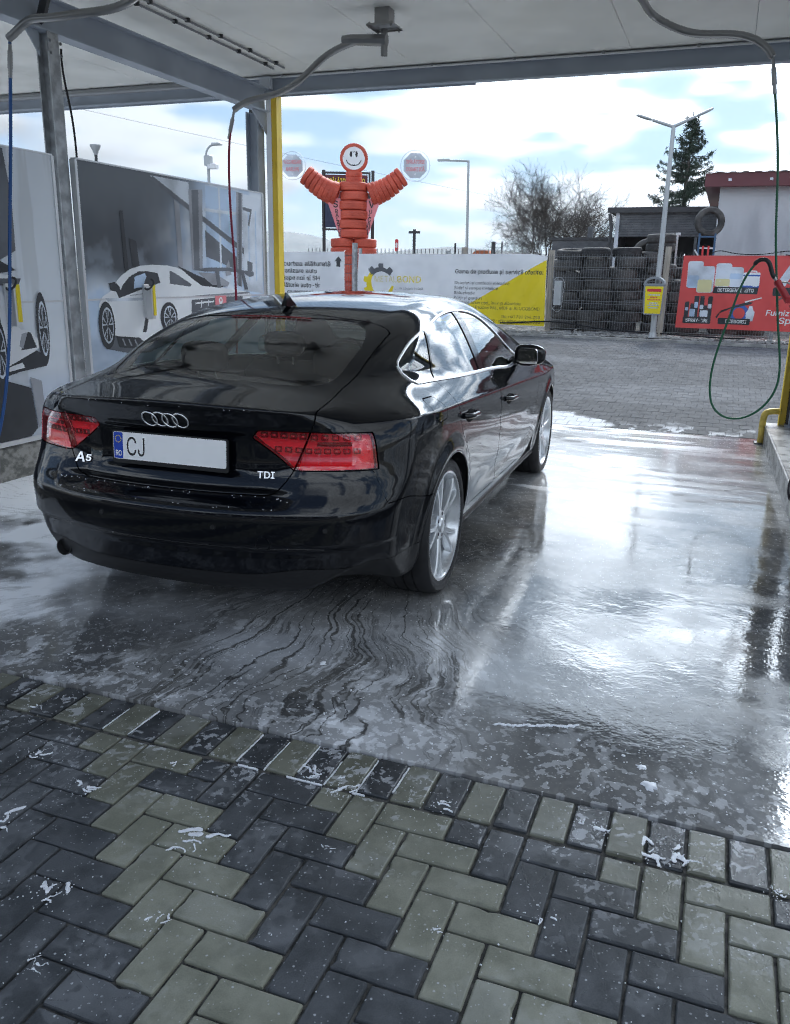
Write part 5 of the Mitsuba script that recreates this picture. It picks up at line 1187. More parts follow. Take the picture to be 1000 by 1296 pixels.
# ================================================================== THE CAR
# car coordinates: x forward from the rear axle, y to the left, z up; SIDE = placed in the bay, 1.6 degrees off its axis
CAR_X, CAR_Y, CAR_A = -2.037, 3.677, 0.0285
_fw = np.array([-math.sin(CAR_A), math.cos(CAR_A), 0]); _lf = np.array([-math.cos(CAR_A), -math.sin(CAR_A), 0])
CAR_M = axes((CAR_X, CAR_Y, 0), _fw, _lf)
CAR = T(CAR_M)
car = thing('parked_car', 'glossy black five-door fastback car with red rear lights standing on the wet wash bay slab', 'car')

def cput(name, mesh, bsdf, parent=None, **k):
    return put(name, mesh, bsdf, parent or car, to_world=CAR, **k)

def _sp(xs, ys):
    return PchipInterpolator(xs, ys, extrapolate=True)

def sstep(a, b, x):
    t = np.clip((x - a) / (b - a), 0, 1)
    return t * t * (3 - 2 * t)

def smax(a, b, r):
    h = np.maximum(r - np.abs(a - b), 0)
    return np.maximum(a, b) + h * h / (4 * r)

_TOP = CubicSpline([-1.3, -0.95, -0.90, -0.82, -0.72, -0.62, -0.52, -0.36, -0.10, 0.15, 0.45, 0.80, 1.15, 1.50, 1.78, 2.05, 2.35, 2.56, 2.75, 3.10, 3.45, 3.8],
                   [1.000, 0.997, 1.0035, 1.0145, 1.0285, 1.0445, 1.077, 1.149, 1.252, 1.312, 1.353, 1.378, 1.386, 1.376, 1.341, 1.243, 1.115, 1.020, 0.985, 0.948, 0.875, 0.72])
_WZ = _sp([0.0, 0.12, 0.18, 0.25, 0.33, 0.45, 0.58, 0.70, 0.80, 1.5], [0.72, 0.79, 0.83, 0.860, 0.878, 0.898, 0.912, 0.919, 0.920, 0.920])
_WS = _sp([-0.6, -0.15, -0.08, -0.03, -0.008, 0.0, 0.008, 0.03, 0.06, 0.093, 0.103, 0.12, 0.2, 0.3, 0.4, 0.5, 0.7],
          [0.920, 0.920, 0.9195, 0.917, 0.9145, 0.9105, 0.904, 0.889, 0.869, 0.843, 0.835, 0.824, 0.774, 0.705, 0.625, 0.53, 0.30])
def crease(x):
    return 0.925 - 0.0385 * (np.clip(x, -1, 2.6) + 0.5)

def half_width(x, z):
    s = z - crease(x)
    w = _WZ(z) * (1 - sstep(-0.24, -0.12, s)) + _WS(s) * sstep(-0.24, -0.12, s)
    w -= 0.010 * np.exp(-((z - 0.40) / 0.055) ** 2) * sstep(0.45, 0.75, x) * (1 - sstep(2.0, 2.3, x))      # door scallop
    up = sstep(0.0, 0.16, s)
    t = np.clip((-0.1 - x) / 0.9, 0, 1.4)
    w *= 1 - 0.11 * t ** 2
    t = np.clip((0.75 - x) / 1.35, 0, 1.4)
    w *= 1 - 0.25 * t ** 1.6 * up
    t = np.clip((x - 2.4) / 1.3, 0, 1.2)
    w *= 1 - (0.09 * t ** 2) * (1 - up) - 0.25 * t ** 2 * up
    for xa in (0.0, 2.81):
        r = np.hypot(x - xa, z - 0.33)
        w += 0.015 * np.exp(-((r - 0.372) / 0.045) ** 2) * sstep(0.15, 0.3, z)
    return w

_XL = _sp([0.10, 0.15, 0.22, 0.30, 0.40, 0.437, 0.447, 0.456, 0.47, 0.55, 0.585, 0.602, 0.618, 0.632, 0.645, 0.658, 0.668, 0.685, 0.72, 0.78, 0.84, 0.90, 0.95, 0.980, 1.000, 1.10],
          [-0.80, -0.85, -0.90, -0.945, -0.968, -0.975, -0.983, -0.996, -1.000, -1.002, -0.998, -0.985, -0.950, -0.920, -0.900, -0.902, -0.906, -0.900, -0.882, -0.873, -0.874, -0.889, -0.916, -0.930, -0.933, -0.915])
_XO = _sp([0.10, 0.15, 0.22, 0.30, 0.40, 0.437, 0.447, 0.456, 0.47, 0.55, 0.585, 0.61, 0.66, 0.72, 0.78, 0.84, 0.90, 0.95, 0.980, 1.000, 1.10],
          [-0.80, -0.85, -0.90, -0.945, -0.968, -0.975, -0.983, -0.996, -1.000, -1.002, -0.998, -0.985, -0.950, -0.918, -0.902, -0.896, -0.900, -0.916, -0.930, -0.933, -0.915])
def rear_x(y, z):
    a = np.abs(y)
    m = sstep(0.40, 0.58, a)
    rec = 0.012 * (1 - sstep(0.28, 0.36, a)) * sstep(0.70, 0.73, z) * (1 - sstep(0.865, 0.885, z))             # number plate recess
    return _XL(z) * (1 - m) + _XO(z) * m + rec + 0.31 * a ** 2.2 - 0.025

def top_z(x, y):
    a = np.abs(y)
    roof = sstep(-0.45, 0.1, x) * (1 - sstep(2.0, 2.6, x))
    return _TOP(x) - (0.10 + 0.02 * sstep(-0.5, -0.8, x)) * a ** 2 - 0.10 * roof * a ** 4

_XF = _sp([0.1, 0.25, 0.45, 0.62, 0.72, 0.80, 1.0], [3.58, 3.64, 3.66, 3.63, 3.57, 3.48, 3.2])
def field(x, y, z):
    a = np.abs(y)
    f = smax(a - half_width(x, z), rear_x(y, z) - x, 0.19)
    f = smax(f, x - (_XF(z) - 0.28 * a ** 2.4), 0.2)
    rt = 0.012 + 0.13 * np.maximum(sstep(0.50, 0.72, a), sstep(-0.80, -0.60, x)) * (1 - 0.4 * sstep(-0.2, 0.3, x))
    f = smax(f, (z - top_z(x, y)) * 0.95, rt)
    zb = 0.20 + 0.045 * sstep(-0.4, -0.9, x) + 0.15 * sstep(0.50, 0.86, a) * sstep(-0.40, -0.72, x)
    return smax(f, zb - z, 0.03)

def _grid():
    nr, ns, nf = 120, 250, 60
    phi = np.r_[np.linspace(np.pi, np.pi / 2, nr, endpoint=False), np.full(ns, np.pi / 2), np.linspace(np.pi / 2, 0, nf + 1)[1:]]
    ox = np.r_[np.full(nr, -0.42), np.linspace(-0.42, 3.0, ns), np.full(nf, 3.0)]
    psi = np.r_[np.linspace(-68, -14, 70, endpoint=False), np.linspace(-14, 28, 110, endpoint=False), np.linspace(28, 90, 90)] * np.pi / 180
    d = np.stack([np.cos(phi)[None] * np.cos(psi)[:, None], np.sin(phi)[None] * np.cos(psi)[:, None], np.broadcast_to(np.sin(psi)[:, None], (len(psi), len(phi)))], -1)
    o = np.stack([np.broadcast_to(ox, d.shape[:2]), 0 * d[..., 0], 0 * d[..., 0] + 0.64], -1)
    lo, hi = np.full(d.shape[:2], 0.05), np.full(d.shape[:2], 1.8)
    for _ in range(24):
        t = (lo + hi) / 2
        q = o + d * t[..., None]
        out = field(q[..., 0], q[..., 1], q[..., 2]) > 0
        hi, lo = np.where(out, t, hi), np.where(out, lo, t)
    q = o + d * ((lo + hi) / 2)[..., None]
    q[-1, :, 1] = 0; q[:, 0, 1] = 0; q[:, -1, 1] = 0
    n, m = q.shape[:2]
    i, j = np.meshgrid(np.arange(n - 1), np.arange(m - 1), indexing='ij')
    k = np.stack([i * m + j, i * m + j + 1, (i + 1) * m + j + 1, (i + 1) * m + j], -1).reshape(-1, 4)
    return q.reshape(-1, 3), np.vstack([k[:, [0, 2, 1]], k[:, [0, 3, 2]]])

def surf_normal(v):
    e = 0.0025
    g = np.stack([field(*(v + e * u).T) - field(*(v - e * u).T) for u in np.eye(3)], -1)
    return g / (np.linalg.norm(g, axis=1, keepdims=True) + 1e-12)

_v, _f3 = _grid()
_n = surf_normal(_v)
V0 = np.vstack([_v, _v * [1, -1, 1]]); N0 = np.vstack([_n, _n * [1, -1, 1]]); F0 = np.vstack([_f3, _f3[:, ::-1] + len(_v)])
_tri = V0[F0]; _flip = (np.cross(_tri[:, 1] - _tri[:, 0], _tri[:, 2] - _tri[:, 0]) * N0[F0[:, 0]]).sum(1) < 0
F0[_flip] = F0[_flip][:, ::-1]
_ok = np.linalg.norm(np.cross(_tri[:, 1] - _tri[:, 0], _tri[:, 2] - _tri[:, 0]), axis=1) > 1e-10
F0 = F0[_ok]

def split(piece, g):
    """clip a (V, N, F) sheet along g = 0: (the g < 0 side, the g > 0 side); g a function of the vertices"""
    V, N, F = piece
    if len(F) == 0:
        return piece, piece
    d = g(V); d = np.where(np.abs(d) < 1e-7, 1e-7, d)
    s = d[F] > 0
    c = s.sum(1)
    both = (c == 1) | (c == 2)
    Fb = F[both]; sb = s[both]
    odd = np.where(c[both, None] == 1, sb, ~sb).argmax(1)
    r = np.arange(len(Fb))
    a, b, e = Fb[r, odd], Fb[r, (odd + 1) % 3], Fb[r, (odd + 2) % 3]
    def cutpt(p, q):
        t = (d[p] / (d[p] - d[q]))[:, None]
        return V[p] + (V[q] - V[p]) * t, N[p] + (N[q] - N[p]) * t
    v1, n1 = cutpt(a, b); v2, n2 = cutpt(a, e)
    i1 = len(V) + r; i2 = len(V) + len(Fb) + r
    V2 = np.vstack([V, v1, v2]); N2 = np.vstack([N, n1, n2]); N2 = N2 / (np.linalg.norm(N2, axis=1, keepdims=True) + 1e-12)
    tip = np.stack([a, i1, i2], 1); rest = np.vstack([np.stack([i1, b, e], 1), np.stack([i1, e, i2], 1)])
    up = d[a] > 0
    out = []
    for side in (False, True):
        whole = F[(c == 3) if side else (c == 0)]
        parts = np.vstack([whole, tip[up == side], rest[np.r_[up, up] != side]])
        u, inv = np.unique(parts, return_inverse=True)
        out.append((V2[u], N2[u], inv.reshape(-1, 3)))
    return out

def carve(piece, g, gap=0.004):
    i, o = split(piece, g)
    if gap:
        i = split(i, lambda v: g(v) + gap / 2)[0]
        o = split(o, lambda v: g(v) - gap / 2)[1]
    return i, o

def sheet(name, piece, bsdf, parent=None, off=0.0, **k):
    V, N, F = piece
    if len(F) == 0:
        return None
    return cput(name, (V + N * off, F), bsdf, parent, normals=N, **k)

def thick(piece, t):
    """the sheet with its edge turned inward by t: a panel with visible depth"""
    V, N, F = piece
    _, same = np.unique(np.round(V, 6), axis=0, return_inverse=True)
    raw = np.vstack([F[:, [0, 1]], F[:, [1, 2]], F[:, [2, 0]]])
    e = np.sort(same.reshape(-1)[raw], 1)
    ok = e[:, 0] != e[:, 1]
    raw, e = raw[ok], e[ok]
    _, idx, cnt = np.unique(e, axis=0, return_index=True, return_counts=True)
    b = raw[idx[cnt == 1]]
    n = len(V)
    V2 = np.vstack([V, V[b[:, 0]], V[b[:, 1]], V[b[:, 1]] - N[b[:, 1]] * t, V[b[:, 0]] - N[b[:, 0]] * t])
    m = len(b); k = np.arange(m)
    q = np.stack([n + k, n + 3 * m + k, n + 2 * m + k, n + m + k], 1)
    ed = V[b[:, 1]] - V[b[:, 0]]
    nn = np.cross(ed, N[b[:, 0]]); nn /= np.linalg.norm(nn, axis=1, keepdims=True) + 1e-12
    N2 = np.vstack([N, nn, nn, nn, nn])
    return V2, N2, np.vstack([F, q[:, [0, 1, 2]], q[:, [0, 2, 3]]])

def sd_poly(P, poly, reach=0.05):
    """signed distance (negative inside) of the points P (n, 2)"""
    out = np.full(len(P), 1.0)
    lo, hi = poly.min(0) - reach, poly.max(0) + reach
    k = np.nonzero(((P > lo) & (P < hi)).all(1))[0]
    if len(k) == 0:
        return out
    a, b = poly, np.roll(poly, -1, 0)
    res = []
    for c in np.array_split(k, max(1, len(k) * len(a) // 4_000_000)):
        p = P[c][:, None]
        e = b - a
        h = np.clip(((p - a) * e).sum(-1) / (e * e).sum(-1), 0, 1)
        dist = np.sqrt((((p - a) - h[..., None] * e) ** 2).sum(-1)).min(1)
        cross = ((a[:, 1] > p[..., 1]) != (b[:, 1] > p[..., 1])) & (p[..., 0] < e[:, 0] * (p[..., 1] - a[:, 1]) / np.where(e[:, 1] == 0, 1e-12, e[:, 1]) + a[:, 0])
        res.append(np.where(cross.sum(1) % 2 == 1, -dist, dist))
    out[k] = np.concatenate(res)
    return out

def side_xz(poly, ymin=0.4):
    def g(v):
        d = sd_poly(v[:, [0, 2]], poly)
        return np.where(np.abs(v[:, 1]) < ymin, 1.0, d)
    return g

def on_side(x, z, s=-1):
    """the point of the body's flank at (x, z)"""
    x, z = np.broadcast_arrays(np.asarray(x, float), np.asarray(z, float))
    lo, hi = np.full(x.shape, 0.2), np.full(x.shape, 1.1)
    for _ in range(30):
        t = (lo + hi) / 2; o = field(x, t, z) > 0
        hi, lo = np.where(o, t, hi), np.where(o, lo, t)
    return np.stack([x, s * t, z], -1)

def on_rear(y, z):
    y, z = np.broadcast_arrays(np.asarray(y, float), np.asarray(z, float))
    lo, hi = np.full(y.shape, -1.2), np.full(y.shape, 0.2)
    for _ in range(30):
        t = (lo + hi) / 2; o = field(t, y, z) > 0
        lo, hi = np.where(o, t, lo), np.where(o, hi, t)
    return np.stack([t, y, z], -1)

def on_top(x, y):
    x, y = np.broadcast_arrays(np.asarray(x, float), np.asarray(y, float))
    lo, hi = np.full(x.shape, 0.5), np.full(x.shape, 1.6)
    for _ in range(30):
        t = (lo + hi) / 2; o = field(x, y, t) > 0
        hi, lo = np.where(o, t, hi), np.where(o, lo, t)
    return np.stack([x, y, t], -1)
# ------------------------------------------------------------------ panels cut from the skin
DLO = spoly([(-0.128, 1.085), (-0.112, 1.022), (-0.06, 1.010), (0.30, 0.999), (0.78, 0.981), (1.30, 0.957), (1.65, 0.9395), (1.88, 0.928), (1.950, 0.927), (1.962, 0.940), (1.86, 1.018), (1.767, 1.094), (1.592, 1.219),
             (1.46, 1.262), (1.30, 1.281), (0.976, 1.287), (0.65, 1.266), (0.367, 1.224), (0.066, 1.163), (-0.085, 1.112)], 150)
LIGHT = rpoly([(0.352, 0.864), (0.378, 0.893), (0.575, 0.894), (0.90, 0.887), (0.90, 0.748), (0.52, 0.744)], 0.008)
RGLASS = spoly([(-0.612, 0), (-0.605, 0.25), (-0.588, 0.41), (-0.545, 0.505), (-0.375, 0.545), (-0.08, 0.515), (0.012, 0.45), (0.012, 0.25), (0.006, 0), (0.012, -0.25), (0.012, -0.45), (-0.08, -0.515), (-0.375, -0.545),
                (-0.545, -0.505), (-0.588, -0.41), (-0.605, -0.25)], 120)

def g_light(v):
    p = np.c_[np.abs(v[:, 1]), v[:, 2]]
    return np.where(v[:, 0] > -0.3, 1.0, np.maximum(sd_poly(p, LIGHT), v[:, 0] + 0.700))
_LY = _sp([0.5, 0.64, 0.744, 0.893, 0.95, 1.02, 1.08, 1.29], [0.44, 0.462, 0.52, 0.582, 0.600, 0.592, 0.60, 0.575])
def g_lid(v):
    w = np.abs(v[:, 1]) - _LY(v[:, 2])
    return smax(smax(w, 0.640 - v[:, 2], 0.06), v[:, 0] - 0.05, 0.03)
def g_rglass(v, grow=0.0):
    m = (v[:, 2] > 0.98) & (v[:, 0] < 0.2)
    d = np.full(len(v), 1.0); d[m] = sd_poly(v[m][:, :2], RGLASS) - grow
    return d
def g_bumper(v):
    a = np.abs(v[:, 1])
    zs = 0.745 - 0.135 * sstep(-0.72, -0.70, v[:, 0]) - 0.05 * sstep(-0.60, -0.3, v[:, 0])
    return np.maximum(v[:, 2] - zs, v[:, 0] + 0.10)
def g_arch(v):
    d = np.minimum(np.hypot(v[:, 0], v[:, 2] - 0.325), np.hypot(v[:, 0] - 2.81, v[:, 2] - 0.325)) - 0.368
    return np.maximum(d, 0.55 - np.abs(v[:, 1]))
def g_under(v):
    return v[:, 2] - 0.235 - 0.0 * v[:, 0]
FRONTDOOR = rpoly([(1.03, 0.86), (1.045, 0.70), (1.10, 0.45), (1.16, 0.300), (2.02, 0.286), (2.20, 0.45), (2.25, 0.70), (2.23, 0.93), (1.90, 1.02), (1.03, 1.04)], 0.03)
REARDOOR = rpoly([(0.118, 1.02), (0.105, 0.90), (0.175, 0.76), (0.34, 0.62), (0.445, 0.47), (0.50, 0.305), (1.155, 0.296), (1.095, 0.45), (1.040, 0.70), (1.025, 0.86), (1.025, 1.02)], 0.02)
FUEL = rpoly([(-0.255, 0.965), (-0.125, 0.962), (-0.095, 0.93), (-0.085, 0.865), (-0.21, 0.860), (-0.275, 0.90)], 0.025)

body = (V0, N0, F0)
_, body = split(body, g_arch)
skin = body
arch_edge = None
glassbits, body = carve(body, side_xz(DLO), 0)
lens, body = carve(body, g_light, 0.005)
rglass, body = carve(body, g_rglass, 0)
# windscreen: between the pillars, ahead of the roof
WS = spoly([(1.66, 0), (1.65, 0.35), (1.62, 0.50), (1.72, 0.575), (2.2, 0.66), (2.50, 0.68), (2.60, 0.5), (2.66, 0), (2.60, -0.5), (2.50, -0.68), (2.2, -0.66), (1.72, -0.575), (1.62, -0.50), (1.65, -0.35)], 160)
wscreen, body = carve(body, lambda v: np.where((v[:, 2] < 0.97) | (v[:, 0] < 1.2), 1.0, sd_poly(v[:, :2], WS)), 0)
lid, body = carve(body, g_lid, 0.0055)
bump, body = carve(body, g_bumper, 0.004)
fdoor, body = carve(body, side_xz(FRONTDOOR), 0.0045)
rdoor, body = carve(body, side_xz(REARDOOR), 0.0045)
HOOD = rpoly([(2.60, -0.66), (2.60, 0.66), (3.5, 0.52), (3.56, 0.0), (3.5, -0.52)], 0.05)
hood, body = carve(body, lambda v: np.where(v[:, 2] < 0.75, 1.0, sd_poly(v[:, :2], HOOD)), 0.004)
fuel, body = carve(body, lambda v: np.where(v[:, 1] > 0, 1.0, side_xz(FUEL)(v)), 0.004)
valance, bump = carve(bump, lambda v: v[:, 2] - 0.33 - 0.03 * sstep(0.35, 0.6, np.abs(v[:, 1])), 0.003)
# a high tail-light band, as seen: red lamps on top, a clear strip, plain red below
sheet('body_shell', thick(body, 0.012), 'car_paint')
lid_key = sheet('tailgate', thick(lid, 0.014), 'car_paint')
bump_key = sheet('rear_bumper', thick(bump, 0.012), 'car_paint')
sheet('diffuser', valance, 'black_plastic', bump_key)
sheet('hood', thick(hood, 0.012), 'car_paint')
sheet('fuel_door', thick(fuel, 0.008), 'car_paint')
for s in (-1, 1):
    pick = lambda p: split(p, lambda v: s * -v[:, 1])[0]
    dk = sheet('door', thick(pick(fdoor), 0.012), 'car_paint')
    dk2 = sheet('door', thick(pick(rdoor), 0.012), 'car_paint')
    # handles: a bar standing off a dished pocket
    for key, x0 in ((dk, 1.14), (dk2, 0.19)):
        xs = np.linspace(x0, x0 + 0.225, 12)
        zz = crease(xs) - 0.068
        b = on_side(xs, zz, s)
        off = np.interp(np.arange(12), [0, 1.5, 3, 8, 9.5, 11], [0.0, 0.024, 0.034, 0.034, 0.024, 0.0])
        h = tube(smooth_path(b + np.c_[0 * off, s * off, 0 * off], 30), 0.0135, 10)
        cput('handle', h, 'car_paint', key, smooth=True)
        c = on_side(x0 + 0.13, crease(x0 + 0.13) - 0.105, s)
        cput('handle_pocket', trimesh.creation.uv_sphere(1.0, count=[12, 16]).apply_transform(np.diag([0.075, 0.006, 0.032, 1])).apply_translation(c + [0, s * 0.0015, 0.028]), 'car_dark', key, smooth=True)
        cput('lock', lathe([(0.0, 0.004), (0.009, 0.004), (0.011, 0)], 16, 'y').apply_translation(on_side(x0 + 0.20, crease(x0 + 0.20) - 0.105, s)), 'chrome', key, smooth=30) if x0 > 1 else None
    gb = pick(glassbits)
    line = lambda v, a, b: (v[:, 0] - a[0] - (v[:, 2] - a[1]) * (b[0] - a[0]) / (b[1] - a[1]))
    L1 = lambda v: line(v, (0.128, 1.002), (0.349, 1.213)); L2 = lambda v: line(v, (0.835, 0.977), (1.034, 1.269)); L3 = lambda v: line(v, (0.948, 0.978), (1.172, 1.266))
    q, rest = carve(gb, lambda v: L1(v) + 0.004, 0)
    g2, rest = carve(rest, L2, 0)
    pil, g3 = carve(rest, L3, 0)
    div, g2 = carve(g2, lambda v: L1(v) - 0.014, 0)
    shrink = side_xz(DLO)
    for nm, pc, par in (('quarter_window', q, car), ('rear_door_window', g2, car), ('front_door_window', g3, car)):
        sheet(nm, split(pc, lambda v: shrink(v) + 0.004)[0], 'side_glass', par, off=-0.004)
    sheet('window_pillar', thick(pil, 0.01), 'black_gloss', off=0.001)
    sheet('window_divider', thick(div, 0.01), 'black_gloss', off=0.0005)
    # bright trim all round the windows
    o = on_side(DLO[:, 0], DLO[:, 1], s)
    nrm = surf_normal(np.c_[o[:, 0], np.abs(o[:, 1]), o[:, 2]]) * [1, s, 1]
    tl = np.roll(o, -1, 0) - np.roll(o, 1, 0); tl /= np.linalg.norm(tl, axis=1, keepdims=True)
    side = np.cross(tl, nrm); side /= np.linalg.norm(side, axis=1, keepdims=True)
    wd = np.where(o[:, 2] < 1.03, 0.0105, 0.0072)[:, None]
    prof = [(-1, -0.002), (-0.9, 0.004), (0, 0.0058), (0.9, 0.004), (1, -0.002)]
    vv = np.stack([o + side * wd * a + nrm * b for a, b in prof], 1).reshape(-1, 3)
    n, m = len(o), len(prof)
    i, j = np.meshgrid(np.arange(n), np.arange(m - 1), indexing='ij'); i2 = (i + 1) % n
    qd = np.stack([i * m + j, i * m + j + 1, i2 * m + j + 1, i2 * m + j], -1).reshape(-1, 4)
    cput('window_trim', trimesh.Trimesh(vv, np.vstack([qd[:, [0, 1, 2]], qd[:, [0, 2, 3]]]), process=False), 'chrome', smooth=40)

# glass of the tailgate and the windscreen
rg_key = sheet('rear_window', rglass, 'rear_glass', lid_key, off=-0.003)
sheet('windscreen', wscreen, 'side_glass', off=-0.003)
# red high brake light under the roof edge: a row of small lamps
for k in range(16):
    y = -0.2 + k * 0.4 / 15
    c = on_top(-0.012, y)
    cput('brake_lamp', box(-0.006, 0.006, -0.009, 0.009, -0.003, 0.003).apply_translation(c + [0.0, 0, 0.003]), 'lamp_red_solid', rg_key)

# dark inner skin that closes the gaps between the panels
inner = split(split(skin, lambda v: -(g_rglass(v) - 0.012))[0], lambda v: -(side_xz(DLO)(v) - 0.012))[0]
inner = split(inner, lambda v: -np.where((v[:, 2] < 0.97) | (v[:, 0] < 1.2), 1.0, sd_poly(v[:, :2], WS) - 0.01))[0]
inner = split(inner, lambda v: -(g_light(v) + 0.004))[0]
sheet('inner_shell', inner, 'car_dark', off=-0.016)

# ------------------------------------------------------------------ rear lights
def g_split(v):                      # the slanted cut between the lid lamp and the fender lamp (negative on the lid)
    return np.abs(v[:, 1]) - (0.52 + (v[:, 2] - 0.744) * 0.062 / 0.149)
for s in (-1, 1):
    lens_s = split(lens, lambda v: s * -v[:, 1])[0]
    lid_l, fen_l = carve(lens_s, g_split, 0.007)
    for nm, pc, par in (('rear_light', fen_l, car), ('lid_light', lid_l, lid_key)):
        st = lambda v: np.maximum(np.abs(v[:, 2] - 0.790) - 0.0085, np.maximum(0.435 + (0.79 - v[:, 2]) * 0.8 - np.abs(v[:, 1]), np.abs(v[:, 1]) - 0.748))
        strip, red = carve(pc, st, 0.0)
        low, up = carve(red, lambda v: v[:, 2] - 0.778, 0)
        hk = sheet(nm, thick(pc, 0.002), 'lamp_back', par, off=-0.030)
        sheet('lens', up, 'lens_red', hk)
        sheet('lower_lens', low, 'lens_dark_red', hk)
        sheet('clear_strip', strip, 'lens_clear', hk, off=0.0004)
        # rim that joins lens and lamp bowl
        V, N, F = thick(pc, 0.032)
        rimF = F[len(pc[2]):]
        cput('lamp_rim', (V, rimF), 'lamp_red_solid', hk, normals=N)
        # the small lamps behind the lens, two rows
        for zz, y0, y1, nn in ((0.874, 0.40, 0.552, 5), (0.822, 0.45, 0.535, 3)) if nm == 'lid_light' else ((0.872, 0.595, 0.745, 5), (0.820, 0.572, 0.745, 6)):
            for y in np.linspace(y0, y1, nn):
                c = on_rear(s * y, zz)
                n1 = surf_normal(np.array([[c[0], abs(c[1]), c[2]]]))[0] * [1, s, 1]
                m4 = frame_at(c - n1 * 0.014, n1)
                cell = prism(sg.Polygon(rrect(-0.0135, -0.0105, 0.0135, 0.0105, 0.003).exterior.coords, [rrect(-0.0100, -0.0070, 0.0100, 0.0070, 0.002).exterior.coords]), 0.009)
                cput('lamp_cell', cell.apply_transform(m4), 'lamp_cell', hk)
                cput('lamp_bulb', lathe([(0.0, 0.006), (0.003, 0.0052), (0.0055, 0.002), (0.0060, -0.002)], 8).apply_transform(m4), 'lamp_bulb', hk, smooth=True)
        if nm == 'rear_light':
            for y0, y1, zz in ((0.60, 0.72, 0.846),):
                ys = np.linspace(y0, y1, 8)
                b = on_rear(s * ys, zz + 0 * ys) + [0.014, 0, 0]
                cput('lamp_bar', tube(b, 0.008, 8), 'lamp_cell', hk, smooth=True)

# ------------------------------------------------------------------ badges, plate, sensors, exhaust
def stand_on(z, y=0.0, lift=0.0, tilt=None):
    """matrix for something flat on the tail: its x to the right as seen from behind, its y up"""
    c = on_rear(y, z); n = surf_normal(np.array([[c[0], abs(c[1]), c[2]]]))[0] * [1, np.sign(y) if y else 1, 1]
    ex = np.cross([0, 0, 1], n); ex /= np.linalg.norm(ex)
    return axes(c + n * lift, ex, np.cross(n, ex))
em = stand_on(0.919, 0.0, 0.004)
for k in range(4):
    a = np.linspace(0, 2 * np.pi, 40, endpoint=False)
    ring = tube(np.c_[0.0335 * np.cos(a) + (k - 1.5) * 0.0465, 0.0335 * np.sin(a), 0.0015 * (-1) ** k + 0 * a], 0.0036, 8, closed=True)
    cput('emblem_ring', ring.apply_transform(em), 'chrome', lid_key, smooth=True)
def letters(s, h, y, z, w=None, name='badge', bold=False):
    t = text(s, h, bold, w, 0.004)
    cput(name, t.apply_translation((-t.bounds[:, 0].mean(), 0, 0)).apply_transform(stand_on(z + h / 2, y, 0.0035) @ axes((0, -h / 2, 0), (1, 0, 0), (0, 1, 0))), 'chrome', lid_key)
letters('A', 0.040, 0.468, 0.697, 0.050, bold=True); letters('5', 0.027, 0.424, 0.702, 0.034, bold=True)
letters('TDI', 0.026, -0.408, 0.706, 0.072, bold=True)
pm = axes((-0.912, 0.0, 0.795), (0, -1, 0), np.array([0.06, 0, 1]) / np.hypot(0.06, 1))
plate = cput('number_plate', prism(rrect(-0.260, -0.055, 0.260, 0.055, 0.008), 0.002, pm), 'plate_white', lid_key)
cput('frame', prism(rrect(-0.268, -0.072, 0.268, 0.061, 0.010), 0.008, pm @ axes((0, 0, -0.0085), (1, 0, 0), (0, 1, 0))), 'black_plastic', plate)
up2 = lambda z: pm @ axes((0, 0, z), (1, 0, 0), (0, 1, 0))
cput('country_band', prism(rrect(-0.258, -0.053, -0.215, 0.053, 0.006), 0.0006, up2(0.002)), 'plate_blue', plate)
st = cat([prism(ngon(-0.2365 + 0.0135 * math.cos(a), 0.026 + 0.0135 * math.sin(a), 0.0024, 5), 0.0004) for a in np.arange(12) * np.pi / 6])
cput('star_ring', st.apply_transform(up2(0.0026)), 'plate_yellow', plate)
cput('country_code', text('RO', 0.021, True, 0.030, 0.0004).apply_translation((-0.2515, -0.042, 0)).apply_transform(up2(0.0026)), 'white_print', plate)
cput('lettering', text('CJ', 0.074, False, 0.088, 0.0008).apply_translation((-0.200, -0.037, 0)).apply_transform(up2(0.002)), 'black_print', plate)
for y, z in ((0.27, 0.535), (-0.248, 0.530), (0.66, 0.530), (-0.67, 0.530)):
    cput('parking_sensor', cat([lathe([(0.0, 0.002), (0.009, 0.002), (0.0095, -0.001)], 18), lathe([(0.0105, 0.0005), (0.0115, 0.0016), (0.0125, -0.001)], 18)]).apply_transform(stand_on(z, y)), 'black_plastic', bump_key, smooth=30)
cput('tow_cover', lathe([(0.0275, -0.0005), (0.0285, 0.0012), (0.030, 0.0012), (0.031, -0.001)], 28).apply_transform(stand_on(0.47, -0.441)), 'car_paint', bump_key, smooth=30)
for k, y in enumerate((0.575, 0.500)):
    pipe = lathe([(0.031, 0.25), (0.036, 0.0), (0.0375, -0.012), (0.034, -0.012), (0.032, 0.05), (0.0, 0.12)], 28, 'x')
    cput('exhaust_pipe', pipe.apply_transform(trimesh.transformations.rotation_matrix(0.10, (0, 1, 0))).apply_translation((-0.885 + 0.012 * k, y, 0.312)), 'exhaust_dark', smooth=40)
# bright line along the lower bumper edge
ys = np.linspace(-0.66, 0.66, 60)
b = on_rear(ys, 0.449 + 0 * ys)
cput('bumper_edge', tube(b, 0.0042, 6), 'car_paint', bump_key, smooth=True)
